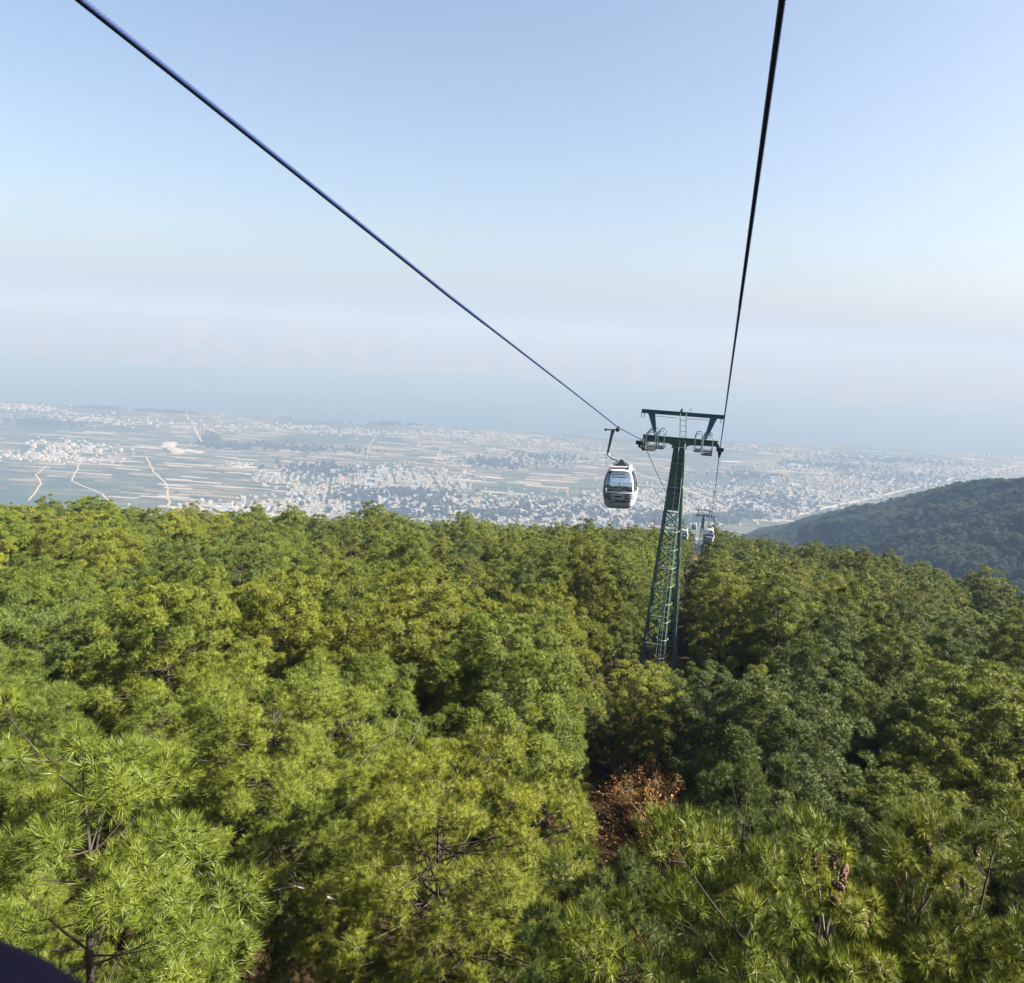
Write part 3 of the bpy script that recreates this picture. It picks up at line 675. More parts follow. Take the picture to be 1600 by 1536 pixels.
for k, (P, gz, h, q) in enumerate(fpos):
    v = q[3]; sz = h / VAR[v][0]; t = make_pine(P[0], P[1], gz, v, 1.3 * k, max(q[4] * 1.05, .72 * sz), sz, q[5], lod_for(q[2]), q[7], q[8], k)
    tag(t, q[6], 'pine tree', 'pines of the forest on the slope')
    if k < 2:                                 # the forked leader that stands clear of the crown
        g = np.random.default_rng(40 + k); h0 = VAR[v][0]; b = MB(); tp_, ta_ = [], []
        for a, ln_, le in ((0, .85, .04), (2.3, .68, .26), (4.2, .58, .30), (5.4, .5, .24))[:4 - k]:
            e = np.array([math.cos(a) * le, math.sin(a) * le, h0 - .35 + ln_]); b.tube([(0, 0, h0 - .5), tuple(np.array([0, 0, h0 - .35]) * .5 + e * .5 - [0, 0, .05]), tuple(e)], [.015, .011, .007], 6)
            for _ in range(16): r_ = unit(g.normal(size=3) + [0, 0, .7]); tp_.append(e + r_ * .06 - (e - [0, 0, h0 - .3]) * .45 * g.uniform() ** 1.5); ta_.append(r_)
            for c_ in range(2):
                o = link('pine_cone', CONE, t); o.location = tuple(e - [0, 0, .06] + g.normal(0, .05, 3)); o.rotation_euler = tuple(g.normal(0, .5, 3)); o.scale = (1.3, 1.3, 1.4)
        b.build('leader', M_DEAD, t, True)
        o = link('leader_needles', needle_mesh('leader_needles', g, np.array(tp_), np.array(ta_), np.full(len(tp_), .9), np.array(ta_), **LOD[0]), t); o.color = TONES['yellow-green'] + (1,)
# the remaining pines of the slope
bank = bpy.data.collections.new('pine_bank'); 
for v in range(NV):
    wm, cm = PINES[v][2]; nc = len(cm.vertices); co = np.empty(nc * 3, np.float32); cm.vertices.foreach_get('co', co)
    me = bpy.data.meshes.new('whole_pine'); me.from_pydata(co.reshape(-1, 3).tolist() + [tuple(q.co) for q in wm.vertices], [],
        np.arange(nc).reshape(-1, 3).tolist() + [[nc + k for k in q.vertices] for q in wm.polygons])
    me.materials.append(M_NEEDLE_I); me.materials.append(M_BARK); me.polygons.foreach_set('material_index', [0] * (nc // 3) + [1] * len(wm.polygons))
    ta = np.zeros(len(me.vertices), np.float32); tb = np.empty(nc, np.float32); cm.attributes['tint'].data.foreach_get('value', tb); ta[:nc] = tb
    me.attributes.new('tint', 'FLOAT', 'POINT').data.foreach_set('value', ta); me.update()
    bank.objects.link(bpy.data.objects.new(f'bank_{v:03d}', me))
P_, Rt, Sc, Ix, Cc = [], [], [], [], []
for q, X_, Y_ in rest:
    x, y, z, v, rz, sc, uu, fat, d = q; tn = tone_for(uu, x, y)
    if d < 60 and (y > 0): sc *= .98
    P_.append((x, y, z)); Rt.append((0, 0, rz)); Sc.append((sc * fat, sc * fat, sc)); Ix.append(v); Cc.append(TONES[tn])
scatter('distant_pines', P_, Rt, Sc, Ix, Cc, bank, 'dense mass of green pines along the far edge of the forest', 'pines')
# forest on the hazy hill
g = np.random.default_rng(5)
hp = []
for k in range(len(SP) - 2):
    a, b = SP[k], SP[k + 1]; L = np.linalg.norm(b[:2] - a[:2]); wdt = 640; n = int(L * wdt / 34)
    q = g.uniform(0, 1, n)[:, None]; c = a[None, :2] + (b - a)[None, :2] * q; inward = -unit(c); off = g.uniform(-40, wdt - 40, n)[:, None]
    c = c + inward * off + g.normal(0, 6, (n, 2)); hp.append(c)
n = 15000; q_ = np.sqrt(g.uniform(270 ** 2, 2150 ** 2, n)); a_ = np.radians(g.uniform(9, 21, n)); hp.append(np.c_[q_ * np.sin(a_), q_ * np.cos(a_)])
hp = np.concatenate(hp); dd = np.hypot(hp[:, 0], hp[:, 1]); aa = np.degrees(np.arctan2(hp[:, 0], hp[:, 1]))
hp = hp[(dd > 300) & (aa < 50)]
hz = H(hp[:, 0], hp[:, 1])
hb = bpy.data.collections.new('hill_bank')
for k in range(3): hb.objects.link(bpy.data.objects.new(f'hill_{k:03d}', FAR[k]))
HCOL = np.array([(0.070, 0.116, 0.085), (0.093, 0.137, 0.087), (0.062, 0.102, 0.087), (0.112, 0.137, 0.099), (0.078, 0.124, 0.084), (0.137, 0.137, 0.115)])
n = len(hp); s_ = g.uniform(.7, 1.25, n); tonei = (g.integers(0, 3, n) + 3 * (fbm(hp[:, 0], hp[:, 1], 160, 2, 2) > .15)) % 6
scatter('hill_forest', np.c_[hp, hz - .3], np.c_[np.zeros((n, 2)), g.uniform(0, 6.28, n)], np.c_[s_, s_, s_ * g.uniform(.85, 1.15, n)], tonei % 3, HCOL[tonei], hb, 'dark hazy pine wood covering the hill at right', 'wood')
# trees of the valley
def blob(seed):
    g = np.random.default_rng(seed); n = 90; c = g.normal(0, 1, (n, 3)); c = unit(c) * (g.uniform(.45, 1, (n, 1)) ** .5) * np.array([4.2, 4.2, 4.6]) + [0, 0, 6]
    a = unit(g.normal(size=(n, 3))) * 2.2; b = unit(np.cross(a, g.normal(size=(n, 3)))) * 2.0
    V = np.stack([c - a, c + b, c + a, c - b], 1).reshape(-1, 3); me = np_mesh('valley_tree', V, np.arange(4 * n).reshape(-1, 4), M_LEAF_I)
    at_ = me.attributes.new('tint', 'FLOAT', 'POINT'); at_.data.foreach_set('value', np.repeat(g.uniform(0, 1, n), 4).astype(np.float32)); return me
vb = bpy.data.collections.new('valley_bank')
for k in range(3): vb.objects.link(bpy.data.objects.new(f'valley_{k:03d}', blob(k)))
VCOL = np.array([(0.034, 0.052, 0.036), (0.046, 0.060, 0.036), (0.038, 0.050, 0.040)])
GROVE = [(1118, 812, 30, 5, 260), (1165, 806, 30, 5, 150), (1020, 812, 26, 9, 260), (600, 803, 40, 5, 200), (780, 805, 40, 5, 180), (690, 792, 25, 12, 120), (560, 778, 45, 8, 160), (640, 772, 60, 5, 150), (1075, 815, 20, 7, 120),
         (160, 638, 30, 1.2, 260), (245, 643, 45, 1.2, 320), (620, 663, 30, 1.6, 160), (330, 686, 12, 8, 120), (345, 697, 40, 4, 160), (500, 735, 60, 12, 200), (60, 660, 80, 6, 200), (450, 700, 120, 6, 200), (780, 725, 60, 8, 160), (850, 715, 80, 5, 120),
         (1400, 720, 120, 6, 260), (1300, 728, 80, 5, 160), (1180, 745, 80, 6, 100), (620, 785, 120, 25, 260), (850, 800, 150, 20, 260), (1200, 785, 100, 18, 200), (1420, 748, 120, 10, 200)]
vp = []
for cx, cy, wx, wy, n in GROVE:
    x, y, z, _q, _w = on_plain(cx, cy, wx, wy, n, .5, .05); ok = (z > -699) & (np.hypot(x, y) > 2000)
    vp += np.c_[x, y, z][ok].tolist()
n = len(vp); s_ = rng.uniform(.8, 1.9, n)
scatter('valley_trees', vp, np.c_[np.zeros((n, 2)), rng.uniform(0, 6.28, n)], np.c_[s_, s_, s_ * .9], rng.integers(0, 3, n), VCOL[rng.integers(0, 3, n)], vb, 'hazy dark tree clumps among the valley houses and fields', 'trees')

# ------------------------------------------------------------------ lift towers
BASE_Z = Hp(*(st(TOWER_S, TOWER_T)[:2]))
TOP_Z = -5.22                                 # top of the cross arm
TH = TOP_Z - BASE_Z
ROPE_L, ROPE_R = -4.41, 0.10                  # lateral places of the two ropes
def lift_tower(H_):
    root = empty('lift_tower', (0, 0, 0), -RAZ)
    hw = lambda z: (2.45 - (2.45 - .64) * z / (H_ - .6)) / 2          # half width of the shaft at a height
    corner = lambda z, i: Vector((hw(z) * (-1, 1, 1, -1)[i], hw(z) * (-1, -1, 1, 1)[i], z))
    plate_z = H_ - 4.3
    for i in range(4):
        b = MB(); a, c = corner(-.6, i), corner(H_ - .6, i); sx, sy = (1, -1, -1, 1)[i], (1, 1, -1, -1)[i]
        for w_, d_ in (((.17, .02)), ((.02, .17))):
            P = []
            for q in (a, c):
                x0, x1 = sorted((q.x, q.x + sx * w_)); y0, y1 = sorted((q.y, q.y + sy * d_))
                P += [(x0, y0, q.z), (x1, y0, q.z), (x1, y1, q.z), (x0, y1, q.z)]
            b.quadbox(P)
        b.build('leg', M_GREEN, root)
        f_ = MB(); q = corner(0, i); f_.box(q.x - .32, q.x + .32, q.y - .32, q.y + .32, -1.2, .22); f_.build('footing', M_CONC, root)
    levels = [0.15]
    while levels[-1] < plate_z - .3: levels.append(min(plate_z, levels[-1] + max(hw(levels[-1]) * 1.75, .9)))
    for z0, z1 in zip(levels[:-1], levels[1:]):
        for i in range(4):
            j = (i + 1) % 4; inn = Vector(((0, -1, 0, 1)[i], (1, 0, -1, 0)[i], 0)) * .03
            for a, c, o_ in ((corner(z0, i), corner(z1, j), inn), (corner(z0, j), corner(z1, i), inn * 2.6)):
                b = MB(); b.bar(a + o_, c + o_, .075, .02, up=tuple(inn)); b.build('cross_brace', M_GREEN, root)
            b = MB(); b.bar(corner(z1, i) + inn * 4, corner(z1, j) + inn * 4, .06, .06); b.build('girt', M_GREEN, root)
    # plated upper mast
    z = plate_z
    for k, (z0, z1) in enumerate(((plate_z, plate_z + 1.35), (plate_z + 1.42, plate_z + 2.75), (plate_z + 2.82, H_ - .62))):
        b = MB(); e = -.035
        P = [corner(z0, i) for i in range(4)] + [corner(z1, i) for i in range(4)]
        P = [Vector((q.x * (1 - .06 / max(abs(q.x), .1)), q.y * (1 - .06 / max(abs(q.y), .1)), q.z)) for q in P]; b.quadbox(P)
        pn = b.build('mast_plate', M_GREEN, root)
        b = MB(); zz = z1 + .035; h2 = hw(zz) + .02; b.box(-h2, h2, -h2, h2, zz - .03, zz + .03); b.build('flange', M_PALE, root)
    b = MB(); b.box(-.42, .42, -.42, .42, H_ - .6, H_ - .53); b.build('collar', M_GREEN, root)
    # cross arm: deep in the middle, shallow at the ends
    b = MB(); b.prism([(-2.15, H_ - .32), (-.62, H_ - .38), (-.3, H_ - .53), (.3, H_ - .53), (.62, H_ - .38), (2.15, H_ - .32), (2.15, H_), (-2.15, H_)], -.16, .16)
    arm = b.build('cross_arm', M_GREEN, root)
    for z_ in (H_ + .012, H_ - .335):
        b = MB(); b.box(-2.2, 2.2, -.22, .22, z_ - .012, z_ + .012) if z_ > H_ else b.box(-2.2, -.66, -.22, .22, z_ - .03, z_ - .01); b.build('flange', M_GREEN, arm)
    # lifting frame above
    zb = H_ + 1.5
    b = MB(); b.box(-2.38, 2.38, -.012, .012, zb - .2, zb); b.box(-2.38, 2.38, -.09, .09, zb, zb + .02); b.box(-2.38, 2.38, -.09, .09, zb - .22, zb - .2)
    for x in (-2.36, -1.1, 0, 1.1, 2.36): b.box(x - .015, x + .015, -.085, .085, zb - .2, zb)
    beam = b.build('lifting_beam', M_BLUEGREEN, root)
    for sx in (-1, 1):
        b = MB(); b.prism([(sx * 1.98, zb - .22), (sx * 1.58, zb - .22), (sx * 1.36, H_ + .024), (sx * 1.5, H_ + .024)], -.07, .07); b.build('strut', M_BLUEGREEN, root)
        for x in (2.36, 2.2):
            b = MB(); b.tube([(sx * x, 0, zb - .2), (sx * x, 0, zb - .44), (sx * x - sx * .05, 0, zb - .48)], .018, 6); b.build('hook', M_DARK, beam)
        b = MB(); b.tube([(sx * 1.62, 0, zb - .34), (sx * .25, 0, zb - .36)], .013, 6); b.build('tie_rod', M_DARK, root)
    b = MB(); b.tube([(-.05, 0, zb + .02), (-.05, 0, zb + .14)], [.11, .07], 10); b.tube([(-.05, 0, zb + .14), (-.05, 0, zb + .22)], [.09, .03], 10); b.build('siren', M_DARK, beam)
    b = MB(); b.tube([(.42, 0, zb + .02), (.42, 0, zb + .22), (.5, 0, zb + .27)], .015, 6); b.build('bracket', M_DARK, beam)
    # ladder with safety hoops on the uphill face, and the ladder up to the lifting frame
    xl = .16
    yl = lambda z: -hw(z) - .12
    for sx in (-.17, .17):
        b = MB(); b.tube([(xl + sx, yl(0), .1), (xl + sx, yl(H_ - .6), H_ - .6), (xl + sx, yl(H_) + .3, H_), (xl + sx - .12, -.14, zb - .05)], .022, 6); b.build('ladder_rail', M_PALE, root)
    k = .4
    while k < zb - .3:
        f_ = min(max((k - H_ + .6) / .6, 0), 1); y = yl(min(k, H_ - .6)) if k < H_ - .6 else -.3 - .02; x = xl if k < H_ else xl - .12 * (k - H_) / (zb - H_)
        if k > H_: y = (yl(H_) + .3) + ((-.14) - (yl(H_) + .3)) * (k - H_) / (zb - .05 - H_)
        elif k > H_ - .6: y = yl(H_ - .6) + (yl(H_) + .3 - yl(H_ - .6)) * f_
        b = MB(); b.tube([(x - .17, y, k), (x + .17, y, k)], .014, 5); b.build('rung', M_PALE, root); k += .3 if k < H_ else .32
    hoops = []; k = 2.6
    while k < H_ - 4.4:
        pts = [(xl + .36 * math.cos(a), yl(k) - .02 - .62 * math.sin(a) if math.sin(a) > 0 else yl(k), k) for a in [math.pi * q / 8 for q in range(9)]]
        b = MB(); b.tube(pts, .014, 5); b.build('safety_hoop', M_PALE, root); k += 1.1
    for a in (.25, .5, .75):
        A_ = math.pi * a; b = MB(); b.tube([(xl + .36 * math.cos(A_), yl(2.6) - .02 - .62 * math.sin(A_), 2.6), (xl + .36 * math.cos(A_), yl(H_ - 4.6) - .02 - .62 * math.sin(A_), H_ - 4.6)], .012, 5); b.build('cage_bar', M_PALE, root)
    # work platforms with hoop railings below the arm
    for sx in (-1, 1):
        for x0, x1, y0, y1, dz in ((.85, 1.28, -.75, .75, -.62), (1.3, 1.9, -1.25, -.3, -.7), (1.3, 1.9, .3, 1.25, -.7)):
            b = MB(); xa, xb = sorted((sx * x0, sx * x1)); b.box(xa, xb, y0, y1, H_ + dz - .06, H_ + dz); pf = b.build('platform', M_DARK, root)
            for yy in (y0 + .04, y1 - .04):
                c = (xa + xb) / 2; w_ = (xb - xa) / 2 - .03; z0, z1 = H_ + dz, H_ + dz + 1.02
                pts = [(c - w_, yy, z0), (c - w_, yy, z1 - .1), (c - w_ + .05, yy, z1 - .03), (c - w_ + .12, yy, z1), (c + w_ - .12, yy, z1), (c + w_ - .05, yy, z1 - .03), (c + w_, yy, z1 - .1), (c + w_, yy, z0)]
                b = MB(); b.tube(pts, .024, 6); b.build('railing', M_BLUEGREEN, pf)
        # rope wheels
        xr = (ROPE_L - TOWER_T) if sx < 0 else (ROPE_R - TOWER_T)
        b = MB(); b.bar((xr - sx * .14, -1.35, H_ - .40 + .26), (xr - sx * .14, 1.35, H_ - .40 - .28), .05, .2); b.bar((sx * 2.1, 0, H_ - .2), (xr - sx * .1, 0, H_ - .42), .16, .2)
        tr = b.build('wheel_beam', M_DARK, root)
        for k in range(6):
            y = -1.25 + .5 * k; zc = H_ - .40 - .2 * y - .03 * (abs(y) ** 2) - .23
            b = MB(); b.tube([(xr - .05, y, zc), (xr + .05, y, zc)], .2, 14); b.tube([(xr - .065, y, zc), (xr - .05, y, zc)], .215, 14); b.tube([(xr + .05, y, zc), (xr + .065, y, zc)], .215, 14); b.tube([(xr - .1, y, zc), (xr + .1, y, zc)], .05, 8)
            b.build('rope_wheel', M_RUBBER, tr)
        b = MB(); b.box(xr - .2, xr + .2, -1.62, -1.42, H_ - .42, H_ - .2); b.build('rope_catcher', M_DARK, tr)
    return root
t1 = lift_tower(TH); P = st(TOWER_S, TOWER_T, BASE_Z); t1.location = P
tag(t1, 'tall green lattice lift tower with cross arm, standing among the pines', 'lift tower', 'towers of the gondola line')
t2 = copy_tree(t1); T2S, T2T = 240.0, -2.2
T2_TOP = -49.0; t2.location = st(T2S, T2T, T2_TOP - 1.4 - TH)
tag(t2, 'small distant lift tower further down the line, above the tan clearing', 'lift tower', 'towers of the gondola line')

# ------------------------------------------------------------------ ropes
R1Z = TOP_Z - .40 + .02; R2Z = T2_TOP - 1.4 - .38
def span(s0, z0, s1, z1, sag):
    return lambda s: z0 + (z1 - z0) * (s - s0) / (s1 - s0) - 4 * sag * (s - s0) * (s1 - s) / (s1 - s0) ** 2
f12 = span(47.3, R1Z - .35, 238.7, R2Z + .3, 3.2); f23 = span(241.3, R2Z - .3, 520, -175, 7)
left_s = [-70, 0, 4.66, 5.78, 7.84, 11.9, 23.56, 34.37, 44.7]; left_z = [18.0, 2.98, 2.05, 1.83, 1.42, .61, -1.60, -3.68, R1Z + .26]
def zl(s):
    if s <= 44.7: return float(np.interp(s, left_s, left_z))
    if s < 47.3: return R1Z + .26 - (s - 44.7) / 2.6 * .61
    if s < 238.7: return f12(s)
    if s < 241.3: return R2Z + .3 - (s - 238.7) / 2.6 * .6
    return f23(s)
fR = span(-70, 19.0, 44.7, R1Z + .26, .0)
def zr(s):
    if s <= 44.7: return R1Z + .26 + (44.7 - s) * .1935 + .00012 * (44.7 - s) ** 2
    return zl(s)
def rope(t, zf, label):
    ss = np.concatenate([np.arange(-60, 2, .5), np.arange(2, 14, .0075), np.arange(14, 44.4, .05), np.arange(44.4, 48, .1), np.arange(48, 500, 1.5)])
    zz = np.array([zf(s) for s in ss]); n = 14; rad = .024
    P = ss[:, None] * U[None] + t * T[None]; P[:, 2] = zz
    D = unit(np.gradient(P, axis=0)); B = np.repeat(T[None], len(ss), 0); C = np.cross(B, D)
    th = np.arange(n) * 2 * math.pi / n
    tw = ss * 2 * math.pi / .20
    amp = np.where((ss > 2) & (ss < 14), .15, 0.0)
    rr = rad * (1 + amp[:, None] * np.cos(6 * (th[None]) - tw[:, None] * 6 * .98 + 0))
    V = P[:, None] + (np.cos(th)[None, :, None] * B[:, None] + np.sin(th)[None, :, None] * C[:, None]) * rr[..., None]
    i0 = np.arange(len(ss) - 1)[:, None] * n; j = np.arange(n)[None]; jn = (j + 1) % n
    me = np_mesh('haul_rope', V.reshape(-1, 3), np.stack([i0 + j, i0 + jn, i0 + n + jn, i0 + n + j], -1).reshape(-1, 4), M_ROPE, True)
    return tag(link('haul_rope', me), label, 'rope', 'steel ropes of the gondola line')
rope(ROPE_L, zl, 'dark steel rope slanting from top left down to the hanging cabin')
rope(ROPE_R, zr, 'thick dark twisted rope coming down from the top, right of centre')

# ------------------------------------------------------------------ gondola cabins (origin at the rope grip)
def gondola(front_name=True):
    root = empty('gondola', (0, 0, 0), -RAZ)
    # body: rounded box lofted from floor to roof; x across, y along the rope, cx = offset of the body's axis
    cx = .12; zf = -3.56
    prof = [(0, .50, .62), (.05, .58, .70), (.16, .655, .77), (.36, .70, .83), (.60, .725, .86), (.74, .73, .87), (.95, .725, .865), (1.15, .705, .84), (1.35, .665, .79), (1.52, .61, .72), (1.64, .55, .65), (1.72, .47, .56), (1.76, .36, .44)]
    n = 40
    def ring(hx, hy, off=0.0):
        o = []
        for k in range(n):
            a = 2 * math.pi * (k + .5) / n; c, s = math.cos(a), math.sin(a); e = 2 / 5.0
            o.append((cx + (hx + off) * math.copysign(abs(c) ** e, c), (hy + off) * math.copysign(abs(s) ** e, s)))
        return o
    def shell(name, l0, l1, ks, mat, off=0.0, parent=root, closed=False):
        b = MB(); W = len(ks)
        for l in range(l0, l1 + 1):
            z, hx, hy = prof[l]; r_ = ring(hx, hy, off)
            b.v += [(r_[k % n][0], r_[k % n][1], zf + z) for k in ks]
        for l in range(l1 - l0):
            for k in range(W if closed else W - 1):
                q = (k + 1) % W; b.f.append((l * W + k, l * W + q, (l + 1) * W + q, (l + 1) * W + k)); b.mi.append(0)
        if closed:
            b.f.append(tuple(reversed(range(W)))) ; b.mi.append(0)
            if l1 == len(prof) - 1: b.f.append(tuple((l1 - l0) * W + k for k in range(W))); b.mi.append(0)
        o = b.build(name, mat, parent, True); sm = o.modifiers.new('s', 'SOLIDIFY'); sm.thickness = .02; sm.offset = -1
        return o
    full = list(range(n))
    body = shell('lower_body', 0, 5, full, M_WHITE, closed=True)
    roof = shell('roof', 10, 12, full, M_TRIMW, closed=True)
    # sides: k 0..39 start at +x side; panes between the corner pillars
    for name, k0, k1 in (('window', 25, 35), ('window', 5, 15), ('window', 36, 44), ('window', 16, 24)):
        shell(name, 5, 10, [k % n for k in range(k0 - 1, k1 + 1)], M_GLASS, -.012)
    for k0, k1, mt in ((34, 37, M_TRIMW), (23, 26, M_GREYM), (14, 17, M_GREYM), (3, 6, M_TRIMW)):
        shell('pillar', 5, 10, list(range(k0, k1)), mt, .004)
    b = MB(); z0 = zf + .735
    r_ = ring(.742, .882); r2 = ring(.742, .882)
    b.tube([(x, y, z0) for x, y in r_] + [(r_[0][0], r_[0][1], z0)], .022, 6, cap=False); b.build('belt_trim', M_TRIMW, root, True)
    # louvre stripes, handle slot and lettering on the uphill and downhill ends
    for sy in (-1, 1):
        for sx in (-1, 1):
            for k in range(3):
                z = zf + .665 - k * .082; hx = .73; hy = .872 - (.06 * k) * .06
                b = MB(); xs = [cx + sx * q for q in (.29, .40, .50, .58, .645, .69)]
                for xa, xb in zip(xs[:-1], xs[1:]):
                    ya, yb = [sy * (hy + .006) * max(1 - (abs(x - cx) / hx) ** 5, 0) ** .2 for x in (xa, xb)]
                    b.bar((xa, ya, z), (xb, yb, z), .012, .036)
                b.build('louvre_stripe', M_NAVY, body)
        b = MB(); b.box(cx - .15, cx + .15, min(sy * .86, sy * .885), max(sy * .86, sy * .885), zf + .555, zf + .61); b.build('handle_slot', M_NAVY, body)
        if sy < 0:
            cu_ = bpy.data.curves.new('lettering', 'FONT'); cu_.body = 'Carvatech'; cu_.size = .185; cu_.extrude = .003; cu_.offset = .006; cu_.align_x = 'LEFT'; cu_.materials.append(M_NAVY)
            o = bpy.data.objects.new('lettering', cu_); COL.objects.link(o); lm = bpy.data.meshes.new_from_object(o); bpy.data.objects.remove(o); o = link('lettering', lm, body); o.location = (cx - .17, -.852, zf + .325); o.rotation_euler = (R(97), 0, 0)
            b = MB()
            for a0, a1 in ((20, 175), (205, 350)):
                pts = [(cx - .31 + .1 * math.cos(R(a)), -.853 + .0, zf + .375 + .07 * math.sin(R(a))) for a in np.linspace(a0, a1, 12)]
                b.tube(pts, [.004 + .011 * math.sin(math.pi * k / 11) for k in range(12)], 6)
            b.build('emblem', M_NAVY, body)
    # ventilation hatch at the top of the uphill window
    b = MB(); y = -.70
    for a, c in (((-.30, 1.43), (.30, 1.43)), ((-.30, 1.55), (.30, 1.55)), ((-.30, 1.43), (-.30, 1.55)), ((.30, 1.43), (.30, 1.55))):
        b.bar((cx + a[0], y - .085 + (a[1] - 1.43) * .7, zf + a[1]), (cx + c[0], y - .085 + (c[1] - 1.43) * .7, zf + c[1]), .035, .035)
    b.build('vent_hatch', M_GREYM, root)
    # benches and a grab rail inside
    for sy in (-1, 1):
        b = MB(); b.box(cx - .55, cx + .55, min(sy * .35, sy * .7), max(sy * .35, sy * .7), zf + .42, zf + .5); b.box(cx - .55, cx + .55, min(sy * .66, sy * .72), max(sy * .66, sy * .72), zf + .5, zf + .76)
        b.build('bench', M_SEAT, root)
    b = MB(); b.tube([(cx - .2, .1, zf + .5), (cx - .02, .1, zf + 1.0)], .02, 6); b.build('grab_rail', M_GREYM, root)
    # roof frame
    b = MB()
    for y in (-.42, .42): b.bar((cx - .46, y, zf + 1.80), (cx + .46, y, zf + 1.80), .07, .07)
    for x in (-.43, .43): b.bar((cx + x, -.5, zf + 1.80), (cx + x, .5, zf + 1.80), .07, .07)
    b.build('roof_frame', M_TRIMW, root)
    b = MB(); ap = Vector((cx + .06, 0, zf + 2.10))
    b.prism([(cx - .30, zf + 1.835), (cx + .38, zf + 1.835), (cx + .36, zf + 1.93), (cx + .12, zf + 2.12), (cx + .0, zf + 2.12), (cx - .28, zf + 1.95)], -.09, .09)
    for y in (-.4, .4): b.bar(ap, (cx + .42, y, zf + 1.84), .03, .03); b.bar(ap, (cx - .40, y, zf + 1.84), .03, .03)
    b.build('suspension_bracket', M_GREYM, root)
    # hanger arm
    b = MB(); b.bar((-.23, 0, -.10), (-.47, 0, -1.17), .10, .15, .06); b.build('hanger_arm', M_GREYM, root)
    pts = [(-.47, 0, -1.13), (-.455, 0, -1.21), (-.38, 0, -1.31), (-.25, 0, -1.40), (-.08, 0, -1.475), (cx + .04, 0, -1.53)]
    b = MB(); b.tube(pts, .042, 8); b.build('hanger_curve', M_GREYM, root, True)
    b = MB(); b.tube([(-.56, 0, -.10), (-.05, 0, -.10)], .028, 8); b.tube([(-.56, -.03, -.10), (-.56, .03, -.10)], .06, 10); b.build('grip_lever', M_DARK, root)
    b = MB(); b.box(-.09, .06, -.16, .16, -.17, -.03); b.box(-.05, .05, -.1, .1, -.03, .055); b.tube([(0, -.24, .05), (0, -.2, -.06)], .035, 8); b.build('rope_grip', M_DARK, root)
    b = MB(); pts = [(-.48, 0, -1.15), (-.55, 0, -1.4), (-.54, 0, -1.65), (-.45, 0, -1.8), (-.28, 0, -1.83)]; b.tube(pts, .008, 5); b.build('cable', M_DARK, root)
    return root
g1 = gondola()
def place_gondola(o, s, t, zf, mirror, swing):
    o.location = st(s, t, zf(s)); o.rotation_euler = (0, R(swing), -RAZ)
    if mirror: o.rotation_euler = (0, R(-swing), -RAZ + math.pi)
g2, g3, g4 = copy_tree(g1), copy_tree(g1), copy_tree(g1)
place_gondola(g1, 34.37, ROPE_L, zl, False, -4.3)
place_gondola(g2, 105.0, ROPE_R, zr, True, 0)
place_gondola(g3, 138.0, ROPE_L, zl, False, 0)
place_gondola(g4, 222.0, ROPE_L, zl, False, 0)
GG = 'gondola cabins on the line'
tag(g1, 'large white gondola cabin with striped belt hanging left of the tower', 'gondola', GG)
tag(g2, 'small gondola cabin on the right rope in front of the lower tower', 'gondola', GG)
tag(g3, 'small gondola cabin half hidden just right of the green tower shaft', 'gondola', GG)
tag(g4, 'tiny farthest gondola cabin left of the lower tower mast', 'gondola', GG)

# ------------------------------------------------------------------ shrubs and dry growth under the ropes
def shrub_meshes(seed, n, size, leaf):
    g = np.random.default_rng(seed); b = MB(); tips = []
    for k in range(11):
        a = g.uniform(0, 6.28); el = g.uniform(.5, 1.35); L = size * g.uniform(.6, 1.1); p = np.zeros(3); pts = [p]
        for q in range(5):
            d = np.array([math.cos(a) * math.cos(el), math.sin(a) * math.cos(el), math.sin(el)]); p = p + d * L / 5; pts.append(p); a += g.normal() * .3; el += g.normal() * .12
            if q >= 1:
                e = p + unit(g.normal(0, 1, 3) + [0, 0, .5]) * L * .3; b.tube([p, e], [.006, .003], 4, cap=False); tips.append((p, e))
        b.tube(pts, [.016 * (1 - .7 * q / 5) for q in range(6)], 5, cap=False)
    wood = b.mesh('stem', M_DEAD, True)
    ti = g.integers(0, len(tips), n); q = g.uniform(0, 1.15, (n, 1)); A_ = np.array([t[0] for t in tips])[ti]; B_ = np.array([t[1] for t in tips])[ti]
    c = A_ + (B_ - A_) * q + g.normal(0, .05, (n, 3)) * size; d = unit(g.normal(size=(n, 3)) + [0, 0, -.2]); s = unit(np.cross(d, g.normal(size=(n, 3)))); l = leaf * g.uniform(.6, 1.3, (n, 1))
    V = np.stack([c - d * l, c + s * l * .42, c + d * l, c - s * l * .42], 1).reshape(-1, 3); me = np_mesh('foliage', V, np.arange(4 * n).reshape(-1, 4), M_LEAF)
    at_ = me.attributes.new('tint', 'FLOAT', 'POINT'); at_.data.foreach_set('value', np.repeat(g.uniform(0, 1, n), 4).astype(np.float32)); return wood, me
SHR = [shrub_meshes(900 + k, 1300, 1.5, .040) for k in range(4)]
